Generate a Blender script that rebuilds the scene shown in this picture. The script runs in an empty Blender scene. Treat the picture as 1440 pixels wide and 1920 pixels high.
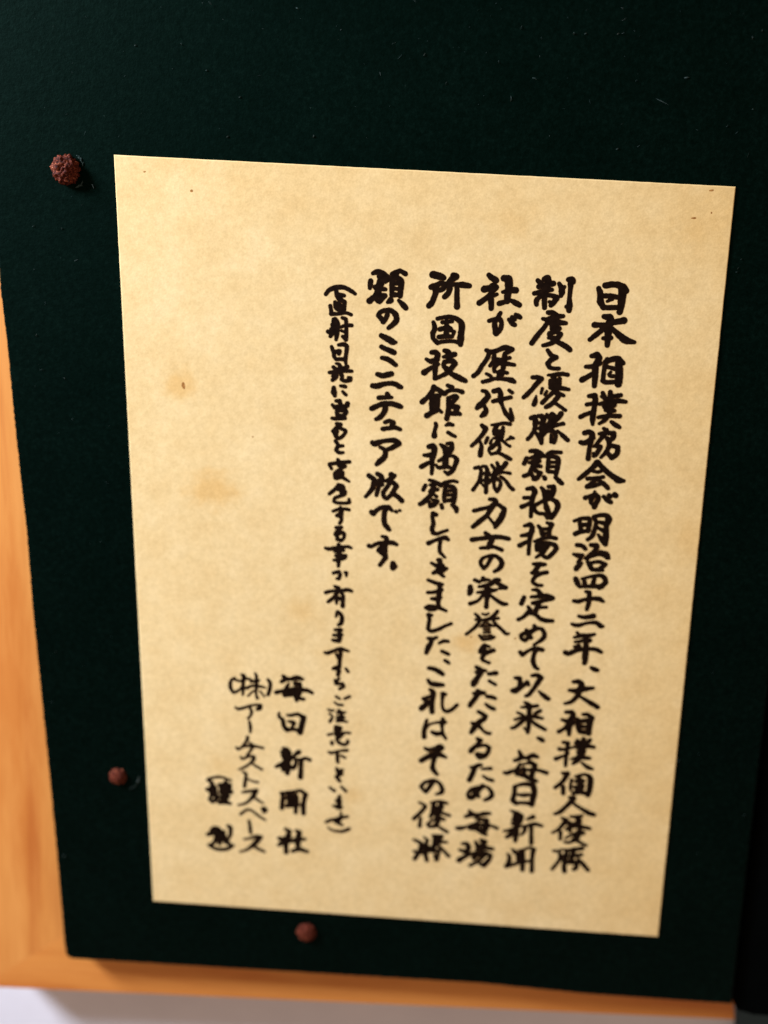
import bpy, bmesh, math, random
from mathutils import Vector, Matrix, noise

random.seed(11)
MM = 0.001
sc = bpy.context.scene
C = sc.collection

# ------------------------------------------------------------------ camera
cam_d = bpy.data.cameras.new('camera')
cam = bpy.data.objects.new('camera', cam_d)
C.objects.link(cam)
cam.matrix_world = Matrix([[0.9978481, -0.0601488, 0.0260999, -0.0011242], [0.0509222, 0.9616806, 0.2694018, 0.0640238], [-0.041304, -0.267493, 0.9626741, 0.1958477], [0, 0, 0, 1.0]])
cam_d.sensor_fit = 'HORIZONTAL'
cam_d.sensor_width = 36.0
cam_d.lens = 47.5
cam_d.clip_start = 0.005
cam_d.clip_end = 20.0
cam_d.dof.use_dof = True
cam_d.dof.focus_distance = 0.1715
cam_d.dof.aperture_fstop = 10.0
sc.camera = cam

# ------------------------------------------------------------------ room light
world = bpy.data.worlds.new('World')
sc.world = world
world.use_nodes = True
wb = world.node_tree.nodes['Background']
wb.inputs['Color'].default_value = (1.0, 0.72, 0.56, 1)
wb.inputs['Strength'].default_value = 0.38


def lamp(name, loc, aim, size, watts, col):
    d = bpy.data.lights.new(name, 'AREA')
    d.shape = 'DISK'
    d.size = size
    d.energy = watts
    d.color = col
    o = bpy.data.objects.new(name, d)
    C.objects.link(o)
    o.location = loc
    o.rotation_euler = (Vector(aim) - Vector(loc)).to_track_quat('-Z', 'Y').to_euler()
    return o


lamp('lamp', (-0.425, 0.290, 0.195), (-0.01, -0.02, 0.012), 0.15, 7.65, (0.87, 0.955, 1.12))
lamp('felt_glow_lamp', (0.035, 0.115, 0.70), (0.0, 0.05, 0.012), 0.10, 0.30, (1.0, 0.84, 0.70))  # added unseen lamp, brings up the glow on the felt

sc.view_settings.view_transform = 'Standard'
sc.view_settings.look = 'None'
sc.view_settings.exposure = 0.0
sc.view_settings.gamma = 1.0
sc.view_settings.use_curve_mapping = False
sc.cycles.use_denoising = True
sc.cycles.max_bounces = 6


# ------------------------------------------------------------------ node helpers
class NT:
    def __init__(self, name):
        self.m = bpy.data.materials.new(name)
        self.m.use_nodes = True
        self.t = self.m.node_tree
        self.b = self.t.nodes['Principled BSDF']

    def n(self, typ, **kw):
        nd = self.t.nodes.new(typ)
        for k, v in kw.items():
            if k in nd.inputs:
                nd.inputs[k].default_value = v
            else:
                setattr(nd, k, v)
        return nd

    def l(self, a, b):
        self.t.links.new(a, b)

    def obj(self):
        if not hasattr(self, '_tc'):
            self._tc = self.n('ShaderNodeTexCoord').outputs['Object']
        return self._tc

    def noise(self, scale, detail=3.0, rough=0.55, stretch=None, dist=0.0, off=0.0):
        nd = self.n('ShaderNodeTexNoise')
        nd.inputs['Scale'].default_value = scale
        nd.inputs['Detail'].default_value = detail
        nd.inputs['Roughness'].default_value = rough
        nd.inputs['Distortion'].default_value = dist
        mp = self.n('ShaderNodeMapping')
        self.l(self.obj(), mp.inputs['Vector'])
        mp.inputs['Location'].default_value = (off, off * 0.7, off * 0.3)
        if stretch:
            mp.inputs['Scale'].default_value = stretch
        self.l(mp.outputs['Vector'], nd.inputs['Vector'])
        return nd.outputs['Fac']

    def ramp(self, fac, stops):
        r = self.n('ShaderNodeValToRGB')
        el = r.color_ramp.elements
        while len(el) < len(stops):
            el.new(0.5)
        for e, (p, c) in zip(el, stops):
            e.position = p
            e.color = (c[0], c[1], c[2], 1)
        self.l(fac, r.inputs['Fac'])
        return r.outputs['Color']

    def mix(self, a, b, fac, mode='MIX'):
        m = self.n('ShaderNodeMix', data_type='RGBA', blend_type=mode)
        for sock, v in ((m.inputs['A' if 0 else 6], a), (m.inputs[7], b), (m.inputs[0], fac)):
            if hasattr(v, 'is_output'):
                self.l(v, sock)
            elif isinstance(v, tuple):
                sock.default_value = (v[0], v[1], v[2], 1)
            else:
                sock.default_value = v
        return m.outputs[2]

    def math(self, op, a, b=None, clamp=False):
        m = self.n('ShaderNodeMath', operation=op, use_clamp=clamp)
        for i, v in enumerate((a, b)):
            if v is None:
                continue
            if hasattr(v, 'is_output'):
                self.l(v, m.inputs[i])
            else:
                m.inputs[i].default_value = v
        return m.outputs[0]

    def bump(self, h, strength, dist):
        b = self.n('ShaderNodeBump')
        b.inputs['Strength'].default_value = strength
        b.inputs['Distance'].default_value = dist
        self.l(h, b.inputs['Height'])
        self.l(b.outputs['Normal'], self.b.inputs['Normal'])

    def blob(self, x, y, rx, ry, soft, wob=None):
        """0..1 mask of a soft stain at x,y (mm) on the thing itself"""
        sx = self.n('ShaderNodeSeparateXYZ')
        self.l(self.obj(), sx.inputs[0])
        dx = self.math('DIVIDE', self.math('SUBTRACT', sx.outputs[0], x * MM), rx * MM)
        dy = self.math('DIVIDE', self.math('SUBTRACT', sx.outputs[1], y * MM), ry * MM)
        d = self.math('SQRT', self.math('ADD', self.math('MULTIPLY', dx, dx), self.math('MULTIPLY', dy, dy)))
        if wob is not None:
            d = self.math('ADD', d, self.math('MULTIPLY', self.math('SUBTRACT', wob, 0.5), 1.3))
        mr = self.n('ShaderNodeMapRange', interpolation_type='SMOOTHSTEP')
        self.l(d, mr.inputs[0])
        mr.inputs[1].default_value = 1.0 - soft
        mr.inputs[2].default_value = 1.0 + soft * 0.4
        mr.inputs[3].default_value = 1.0
        mr.inputs[4].default_value = 0.0
        return mr.outputs[0]

    def rough(self, r, spec=0.5):
        self.b.inputs['Roughness'].default_value = r
        self.b.inputs['Specular IOR Level'].default_value = spec


# ------------------------------------------------------------------ materials
def m_paper():
    k = NT('aged paper')
    base = k.ramp(k.noise(140, 4, 0.6), [(0.32, (0.700, 0.512, 0.238)), (0.50, (0.728, 0.547, 0.266)), (0.68, (0.752, 0.578, 0.296))])
    fine = k.ramp(k.noise(900, 3, 0.65, off=0.3), [(0.30, (0.915, 0.905, 0.88)), (0.70, (1.045, 1.045, 1.05))])
    col = k.mix(base, fine, 1.0, 'MULTIPLY')
    fibre = k.ramp(k.noise(2600, 2, 0.6, off=0.7), [(0.30, (0.93, 0.925, 0.90)), (0.65, (1.03, 1.03, 1.03))])
    col = k.mix(col, fibre, 1.0, 'MULTIPLY')
    broad = k.ramp(k.noise(32, 3, 0.5, off=1.3), [(0.35, (0.975, 0.965, 0.945)), (0.65, (1.015, 1.02, 1.03))])
    col = k.mix(col, broad, 1.0, 'MULTIPLY')
    wob = k.noise(420, 3, 0.6, off=2.0)
    for (x, y, rx, ry, soft, amt, tint) in [(-43.82, 35.01, 3.41, 3.41, 0.8, 0.8, (0.93, 0.8, 0.6)), (-37.92, 15.95, 5.3, 4.16, 0.8, 0.75, (0.92, 0.78, 0.56)), (11.14, -10.88, 2.84, 2.46, 0.9, 0.7, (0.9, 0.76, 0.55)), (-21.05, -6.62, 3.22, 2.84, 0.95, 0.5, (0.92, 0.8, 0.6)), (-9.18, -46.05, 2.46, 2.27, 0.9, 0.45, (0.9, 0.78, 0.58)), (-14.82, -15.2, 2.84, 1.89, 0.9, 0.3, (0.92, 0.82, 0.64)), (50.82, 13.13, 3.78, 5.68, 0.95, 0.4, (0.93, 0.83, 0.66)), (45.87, 67.47, 6.62, 4.73, 0.95, 0.4, (0.93, 0.82, 0.62)), (13.17, 65.81, 4.73, 3.78, 0.95, 0.4, (0.93, 0.83, 0.66)), (-35.26, -41.42, 3.78, 2.84, 0.95, 0.35, (0.93, 0.83, 0.66))]:
        msk = k.math('MULTIPLY', k.blob(x, y, rx, ry, soft, wob), amt)
        col = k.mix(col, tint, msk, 'MULTIPLY')
    # browned upper rim of the old sheet
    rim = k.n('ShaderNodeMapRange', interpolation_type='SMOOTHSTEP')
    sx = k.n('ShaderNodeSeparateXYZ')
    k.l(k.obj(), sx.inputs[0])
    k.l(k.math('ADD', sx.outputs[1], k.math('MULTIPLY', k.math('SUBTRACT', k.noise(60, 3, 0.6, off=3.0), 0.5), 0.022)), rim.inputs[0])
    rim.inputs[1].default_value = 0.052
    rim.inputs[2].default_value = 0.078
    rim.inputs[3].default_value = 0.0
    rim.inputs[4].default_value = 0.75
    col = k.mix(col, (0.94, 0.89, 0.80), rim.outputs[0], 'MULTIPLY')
    right_falloff = k.n('ShaderNodeMapRange', interpolation_type='SMOOTHSTEP')  # yellower to the right: falloff of the light put into the colour
    k.l(k.math('ADD', sx.outputs[0], k.math('MULTIPLY', k.math('SUBTRACT', k.noise(45, 3, 0.6, off=5.0), 0.5), 0.03)), right_falloff.inputs[0])
    right_falloff.inputs[1].default_value = 0.022
    right_falloff.inputs[2].default_value = 0.062
    right_falloff.inputs[3].default_value = 0.0
    right_falloff.inputs[4].default_value = 0.8
    col = k.mix(col, (0.96, 0.895, 0.765), right_falloff.outputs[0], 'MULTIPLY')
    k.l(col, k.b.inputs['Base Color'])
    k.rough(0.85, 0.18)
    h = k.math('ADD', k.noise(1500, 4, 0.65, off=0.9), k.math('MULTIPLY', k.noise(160, 3, 0.5, off=0.4), 1.4))
    k.bump(h, 0.22, 0.00012)
    return k.m


def m_ink():
    k = NT('brush ink')
    col = k.ramp(k.noise(1100, 3, 0.6), [(0.35, (0.0055, 0.0022, 0.0008)), (0.70, (0.0110, 0.0050, 0.0022))])
    k.l(col, k.b.inputs['Base Color'])
    k.rough(0.75, 0.04)
    return k.m


def m_bleed():
    k = NT('ink soaked into the paper')
    col = k.ramp(k.noise(1300, 3, 0.6), [(0.35, (0.060, 0.024, 0.006)), (0.70, (0.200, 0.095, 0.028))])
    k.l(col, k.b.inputs['Base Color'])
    k.rough(0.85, 0.05)
    return k.m


def m_fleck():
    k = NT('brown fleck')
    col = k.ramp(k.noise(2500, 2, 0.5), [(0.3, (0.22, 0.085, 0.018)), (0.7, (0.38, 0.18, 0.05))])
    k.l(col, k.b.inputs['Base Color'])
    k.rough(0.8, 0.1)
    return k.m


def m_felt():
    k = NT('dark green felt')
    base = k.ramp(k.noise(75, 4, 0.6), [(0.30, (0.0004, 0.0015, 0.00115)), (0.70, (0.0007, 0.0024, 0.0018))])
    fine = k.ramp(k.noise(1250, 4, 0.75, off=0.4), [(0.30, (0.20, 0.20, 0.20)), (0.55, (1.1, 1.1, 1.1)), (0.74, (3.0, 2.6, 2.5))])
    col = k.mix(base, fine, 1.0, 'MULTIPLY')
    k.l(col, k.b.inputs['Base Color'])
    k.rough(0.52, 0.045)
    k.b.inputs['Specular Tint'].default_value = (0.15, 1.0, 0.62, 1)
    k.b.inputs['Sheen Weight'].default_value = 0.005
    k.b.inputs['Sheen Roughness'].default_value = 0.45
    k.b.inputs['Sheen Tint'].default_value = (0.25, 1.0, 0.75, 1)
    h = k.math('ADD', k.noise(2300, 3, 0.7, off=0.4), k.noise(700, 3, 0.6, off=1.4))
    k.bump(h, 0.25, 0.00020)
    return k.m


def m_black():
    k = NT('black paint')
    col = k.ramp(k.noise(300, 3, 0.6), [(0.3, (0.0004, 0.0007, 0.0006)), (0.7, (0.0008, 0.0012, 0.0011))])
    k.l(col, k.b.inputs['Base Color'])
    k.rough(1.0, 0.02)
    return k.m


def m_wood(name, along):
    k = NT(name)
    st = (1.0, 0.055, 1.0) if along == 'Y' else (0.055, 1.0, 1.0)
    st2 = (1.0, 0.16, 1.0) if along == 'Y' else (0.16, 1.0, 1.0)
    g = k.noise(170, 5, 0.6, stretch=st, dist=0.25)
    col = k.ramp(g, [(0.28, (0.490, 0.165, 0.032)), (0.46, (0.600, 0.248, 0.052)), (0.70, (0.645, 0.285, 0.066))])
    tone = (1.03, 0.97, 0.97) if along == 'Y' else (1.02, 0.92, 0.86)  # level-grain rail reddened: its shade is put into the colour
    g2 = k.ramp(k.noise(120, 4, 0.6, stretch=st2, off=0.55), [(0.33, (0.87, 0.74, 0.62)), (0.52, (1.0, 1.0, 1.0)), (0.70, (1.03, 1.05, 1.07))])
    col = k.mix(col, g2, 1.0, 'MULTIPLY')
    col = k.mix(col, tone, 1.0, 'MULTIPLY')
    pore = k.ramp(k.noise(1500, 3, 0.6, stretch=st, off=0.2), [(0.30, (0.93, 0.89, 0.85)), (0.55, (1.0, 1.0, 1.0))])
    col = k.mix(col, pore, 1.0, 'MULTIPLY')
    k.l(col, k.b.inputs['Base Color'])
    k.rough(0.5, 0.3)
    k.bump(k.noise(1500, 3, 0.6, stretch=st, off=0.2), 0.10, 0.0001)
    return k.m


def m_rust():
    k = NT('rough reddish brown metal')
    col = k.ramp(k.noise(1900, 4, 0.7), [(0.36, (0.012, 0.0018, 0.0007)), (0.49, (0.075, 0.011, 0.0040)), (0.60, (0.150, 0.030, 0.011)), (0.71, (0.60, 0.22, 0.10))])
    k.l(col, k.b.inputs['Base Color'])
    k.rough(0.6, 0.12)
    k.bump(k.noise(1700, 4, 0.7, off=0.2), 0.9, 0.0004)
    return k.m


def m_lint():
    k = NT('pale lint')
    col = k.ramp(k.noise(300, 2, 0.5), [(0.3, (0.012, 0.024, 0.022)), (0.55, (0.035, 0.055, 0.050)), (0.75, (0.11, 0.135, 0.125))])
    k.l(col, k.b.inputs['Base Color'])
    k.rough(0.9, 0.1)
    return k.m


def m_table():
    k = NT('white table covering')
    col = k.ramp(k.noise(60, 4, 0.6), [(0.3, (0.655, 0.645, 0.69)), (0.7, (0.71, 0.70, 0.745))])
    k.l(col, k.b.inputs['Base Color'])
    k.rough(0.8, 0.2)
    k.bump(k.noise(500, 3, 0.6), 0.15, 0.0003)
    return k.m


PAPER, INK, FLECK, FELT, BLACK = m_paper(), m_ink(), m_fleck(), m_felt(), m_black()
WOOD_V, WOOD_H = m_wood('orange wood, upright grain', 'Y'), m_wood('orange wood, level grain', 'X')
BLEED = m_bleed()
RUST, LINT, TABLE = m_rust(), m_lint(), m_table()
TABLE_SHADE = NT('shaded table colour')  # shade on the table corner, put into the colour
TABLE_SHADE.l(TABLE_SHADE.ramp(TABLE_SHADE.noise(300, 3, 0.6), [(0.3, (0.030, 0.050, 0.058)), (0.7, (0.042, 0.066, 0.075))]), TABLE_SHADE.b.inputs['Base Color'])
TABLE_SHADE.rough(0.8, 0.1)
TABLE_SHADE = TABLE_SHADE.m


# ------------------------------------------------------------------ object helpers
def link(name, bm, mat, parent=None, smooth=False):
    me = bpy.data.meshes.new(name)
    bm.normal_update()
    bm.to_mesh(me)
    bm.free()
    me.materials.append(mat)
    if smooth:
        for p in me.polygons:
            p.use_smooth = True
    o = bpy.data.objects.new(name, me)
    C.objects.link(o)
    if parent:
        o.parent = parent
    return o


def empty(name, loc=(0, 0, 0)):
    o = bpy.data.objects.new(name, None)
    C.objects.link(o)
    o.location = loc
    o.empty_display_size = 0.01
    return o


def tag(o, label=None, category=None, group=None, kind=None):
    for a, v in (('label', label), ('category', category), ('group', group), ('kind', kind)):
        if v:
            o[a] = v
    return o


def slab(outline, z0, z1, bevel=0.0, seg=2, z_of=None):
    """closed prism over an outline in mm, its upper edge rounded over"""
    bm = bmesh.new()
    area = sum(a[0] * b[1] - b[0] * a[1] for a, b in zip(outline, outline[1:] + outline[:1]))
    if area < 0:
        outline = outline[::-1]
    n = len(outline)

    def inset(d):
        out = []
        for i in range(n):
            p0, p1, p2 = Vector(outline[i - 1]), Vector(outline[i]), Vector(outline[(i + 1) % n])
            t = ((p1 - p0).normalized() + (p2 - p1).normalized()).normalized()
            out.append((p1.x - t.y * d, p1.y + t.x * d))
        return out
    rings = [(outline, z0)]
    if bevel > 0:
        for k in range(seg + 1):
            a = k / seg * math.pi / 2
            rings.append((inset(bevel * (1 - math.cos(a))), z1 - bevel + bevel * math.sin(a)))
    else:
        rings.append((outline, z1))
    vr = [[bm.verts.new((x * MM, y * MM, z * MM)) for x, y in r] for r, z in rings]
    for a, b in zip(vr, vr[1:]):
        for i in range(n):
            j = (i + 1) % n
            bm.faces.new((a[i], a[j], b[j], b[i]))
    bm.faces.new(vr[-1])
    bm.faces.new(vr[0][::-1])
    bmesh.ops.triangulate(bm, faces=[f for f in bm.faces if len(f.verts) > 4])
    return bm


def dense(pts, step, jit=0.0, freq=1.0, seed=0.0, closed=True):
    """cut the outline into short runs and fray it a little"""
    out = []
    loop = pts + pts[:1] if closed else pts
    for a, b in zip(loop, loop[1:]):
        a, b = Vector(a), Vector(b)
        L = (b - a).length
        k = max(1, int(L / step))
        nrm = Vector((-(b - a).y, (b - a).x)).normalized()
        for i in range(k):
            p = a.lerp(b, i / k)
            w = jit * noise.noise(Vector((p.x * freq, p.y * freq, seed))) if jit else 0.0
            w += 0.5 * jit * noise.noise(Vector((p.x * freq * 3.1, p.y * freq * 3.1, seed + 5))) if jit else 0.0
            out.append((p.x + nrm.x * w, p.y + nrm.y * w))
    return out


# ------------------------------------------------------------------ table
bm = bmesh.new()
bmesh.ops.create_grid(bm, x_segments=4, y_segments=4, size=1.2)
table = tag(link('table_surface', bm, TABLE), kind='structure')

# ------------------------------------------------------------------ wooden frame behind the board
frame = tag(empty('picture_frame', (0, 0, 0)), 'orange wooden frame showing under the left and lower edges of the green board', 'frame')
link('side_rail', slab([(-90.163, -102.556), (-56.984, -76.804), (-72.316, 127.622), (-108.112, 136.772)], 0.2, 11.0, 0.14), WOOD_V, frame)
link('bottom_rail', slab([(-90.151, -102.548), (75.427, -96.859), (73.88, -88.428), (73.674, -82.432), (-56.972, -76.796)], 0.2, 11.0, 0.14), WOOD_H, frame)
bar = tag(empty('side_bar', (0, 0, 0)), 'black bar standing along the right edge of the dark green board', 'bar')
link('bar_body', slab([(73.619, -90.701), (74.458, -91.853), (77.962, -92.774), (94.43, -92.683), (76.692, 128.185), (59.936, 127.564), (70.61, -18.334)], 3.0, 14.2, 0.6), BLACK, bar)
link('table_shade_slab', slab([(78.907, -99.172), (81.204, -115.113), (130.996, -113.546), (115.618, 13.389), (75.066, 10.814)], 0.2, 3.0, 0.3), TABLE_SHADE, bar)  # added low slab, its dark colour stands for shade on the table

# ------------------------------------------------------------------ felt covered board
B = [(-77.366, 122.035), (-75.988, 49.917), (-75.3, 40.764), (-74.637, 26.335), (-74.02, 16.209), (-73.311, 5.156), (-72.787, -11.081), (-72.032, -25.645), (-71.165, -41.512), (-70.678, -51.537), (-69.882, -69.064), (-69.243, -86.348), (-68.976, -88.614), (-68.43, -89.514), (-67.403, -89.832), (-37.199, -89.421), (19.535, -88.592), (42.089, -89.333), (72.477, -89.242), (69.195, -17.809), (58.134, 127.058)]
bo = dense(B, 0.35, 0.11, 1.5)
board = tag(link('felt_board', slab(bo, 11.0 + 0.05, 15.5, 0.45, 3), FELT), 'dark green felt covered board lying on the wooden frame', 'board')


# lint and stray fibres on the felt
def fibre(bm, pts, r):
    ring_prev = None
    for i, p in enumerate(pts):
        q = pts[min(i + 1, len(pts) - 1)] - pts[max(i - 1, 0)]
        q.normalize()
        s = q.cross(Vector((0, 0, 1)))
        if s.length < 1e-4:
            s = Vector((1, 0, 0))
        s.normalize()
        u = s.cross(q)
        rr = r * (0.45 if i in (0, len(pts) - 1) else 1.0)
        ring = [bm.verts.new((p + s * (rr * math.cos(a)) + u * (rr * math.sin(a))) * MM) for a in (0.3, 2.4, 4.5)]
        if ring_prev:
            for k in range(3):
                bm.faces.new((ring_prev[k], ring_prev[(k + 1) % 3], ring[(k + 1) % 3], ring[k]))
        ring_prev = ring


bm = bmesh.new()
ZB = 15.5
for x, y, ln, ang, r in [(39.23, 90.13, 0.81, 10, 0.083), (20.59, 95.79, 0.36, 80, 0.098), (11.27, 85.25, 0.81, 65, 0.075), (35.05, 86.76, 2.34, -20, 0.037), (29.42, 78.62, 0.45, 30, 0.09), (-21.26, 78.05, 0.45, 70, 0.09), (-35.87, 77.36, 0.45, 60, 0.083), (-33.86, 83.75, 0.36, 30, 0.075), (-39.44, 87.7, 0.27, 0, 0.075), (-51.35, 90.92, 0.36, 20, 0.068), (14.55, 89.0, 0.81, 5, 0.045), (-3.5, 91.51, 0.54, 70, 0.052), (0.38, 87.22, 0.63, 95, 0.045), (11.91, 96.2, 0.63, 50, 0.045), (22.39, 95.95, 0.36, 30, 0.068), (27.63, 96.1, 0.36, 70, 0.052), (8.79, 90.93, 0.45, 60, 0.045), (46.99, 82.96, 0.45, 30, 0.068), (49.3, 96.34, 0.45, 90, 0.06), (50.66, 97.51, 0.36, 80, 0.068), (-24.68, 97.79, 0.45, 0, 0.075), (-59.08, 68.75, 0.81, -35, 0.068), (53.76, -33.54, 0.72, 40, 0.112), (-69.39, 36.31, 0.81, 25, 0.045), (-69.82, 42.3, 0.36, 90, 0.06), (-65.05, 35.11, 0.27, 0, 0.068), (-68.59, -18.82, 0.36, 80, 0.075), (-68.71, -64.37, 0.54, 0, 0.068), (52.39, 61.93, 0.36, 50, 0.06), (50.85, 85.86, 0.27, 10, 0.06), (-64.63, 60.97, 0.36, 60, 0.052), (-69.77, 61.15, 0.54, 20, 0.045), (52.08, 60.32, 0.45, 70, 0.045), (51.88, 59.87, 0.36, 0, 0.045), (68.38, -44.27, 0.36, 20, 0.052), (18.53, -68.31, 0.45, 0, 0.037), (-43.53, 91.35, 0.36, 70, 0.045), (-54.59, -47.85, 0.6, 28.0, 0.102), (-54.29, -47.68, 0.6, 34.0, 0.102), (-53.96, -47.45, 0.6, 40.0, 0.102), (-53.62, -47.15, 0.6, 47.0, 0.102), (-53.23, -46.71, 0.6, 57.0, 0.102), (-53.22, -46.69, 0.6, 57.0, 0.102), (-52.87, -46.1, 0.6, 69.0, 0.102), (-52.88, -46.11, 0.6, 68.0, 0.102), (-52.65, -45.43, 0.6, 81.0, 0.102), (-61.9, 67.99, 0.6, 18.0, 0.054), (-61.83, 68.02, 0.6, 20.0, 0.054), (-61.69, 68.08, 0.6, 22.0, 0.054), (-61.52, 68.16, 0.6, 26.0, 0.054), (-61.23, 68.33, 0.6, 32.0, 0.054), (-61.4, 68.23, 0.6, 28.0, 0.054), (-61.03, 68.47, 0.6, 36.0, 0.054), (-61.21, 68.34, 0.6, 32.0, 0.054), (-60.81, 68.65, 0.6, 41.0, 0.054), (-60.5, 71.58, 0.6, 98.0, 0.054), (-60.52, 71.72, 0.6, 102.0, 0.054), (-60.56, 71.91, 0.6, 106.0, 0.054), (-60.62, 72.13, 0.6, 111.0, 0.054), (-60.74, 72.44, 0.6, 119.0, 0.054), (-60.71, 72.37, 0.6, 117.0, 0.054), (-60.9, 72.73, 0.6, 127.0, 0.054), (-60.85, 72.65, 0.6, 124.0, 0.054), (-61.11, 73.0, 0.6, 135.0, 0.054)]:
    a = math.radians(ang)
    cur = random.uniform(-0.9, 0.9)
    pts = [Vector((x, y, ZB + 0.05))]
    k = 6
    for i in range(k):
        a += cur / k
        p = pts[-1] + Vector((math.cos(a), math.sin(a), 0)) * (ln / k)
        p.z = ZB + 0.05 + 0.12 * math.sin(math.pi * (i + 1) / k)
        pts.append(p)
    fibre(bm, pts, r)
rnd = random.Random(5)
for i in range(380):
    x = rnd.uniform(-72, 70)
    y = 100 - 175 * rnd.random() ** 1.6
    if -57 < x < 57.5 and -76 < y < 76 or x < -76 + (50 - y) * 0.045 + 2 or x > 52 + (100 - y) * 0.105 - 2:
        continue
    ln = 0.18 + 0.75 * rnd.random() ** 4
    a = rnd.uniform(0, 6.28)
    z = ZB + 0.03
    cur = rnd.uniform(-1.2, 1.2)
    pts = [Vector((x, y, z))]
    for j in range(4):
        a += cur / 4
        q = pts[-1] + Vector((math.cos(a), math.sin(a), 0)) * (ln / 4)
        q.z = z + 0.05 * math.sin(math.pi * (j + 1) / 4)
        pts.append(q)
    fibre(bm, pts, rnd.choice((0.014, 0.017, 0.022)))
lint = tag(link('lint', bm, LINT), 'pale lint and stray fibres scattered over the green felt', 'lint', kind='stuff')

# ------------------------------------------------------------------ rough nails pushed into the board
def nail(px, py, rx, ry, h, seed, label):
    t = tag(empty('nail', (px * MM, py * MM, ZB * MM)), label, 'nail', 'rough reddish nails in the green board')
    bm = bmesh.new()
    bmesh.ops.create_icosphere(bm, subdivisions=5, radius=1.0)
    for v in bm.verts:
        d = v.co.normalized()
        q = d + Vector((seed, 0, 0))
        r = 1.0 + 0.12 * noise.noise(q * 2.2) + 0.20 * noise.noise(q * 5.0) + 0.14 * noise.noise(q * 10.0)
        z = d.z
        v.co = Vector((d.x * rx * r, d.y * ry * r, (z * h * r if z > 0 else z * 0.5))) * MM
    link('nail_head', bm, RUST, t, True)
    bm = bmesh.new()
    bmesh.ops.create_cone(bm, segments=14, radius1=0.25 * MM, radius2=0.75 * MM, depth=2.6 * MM, cap_ends=True,
                          matrix=Matrix.Translation((0, 0, -1.4 * MM)))
    link('shank', bm, RUST, t, True)
    return t


for a in [(-63.41, 70.84, 2.26, 2.43, 2.3, 1.3, 'largest rough reddish brown nail head, beside the top left corner of the paper'), (-56.81, -44.99, 1.68, 1.69, 1.1, 7.1, 'small reddish brown nail head by the lower left edge of the paper'), (-17.62, -78.75, 1.96, 2.03, 1.1, 13.7, 'reddish brown nail head just below the bottom edge of the paper')]:
    nail(*a)

# ------------------------------------------------------------------ paper with the brush writing
paper = empty('paper_label', (0, 0, 15.5 * MM))
tag(paper, 'yellowed paper sheet covered in columns of black brush calligraphy', 'label')
PT = 15.8 - 15.5                                  # thickness of the sheet, mm
PO = dense([(-55.101, 73.685), (49.899, 73.685), (55.101, -73.685), (-49.899, -73.685)], 0.6, 0.035, 0.6, 3.0)
link('sheet', slab(PO, 0.02, PT, 0.20, 3), PAPER, paper)

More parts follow.
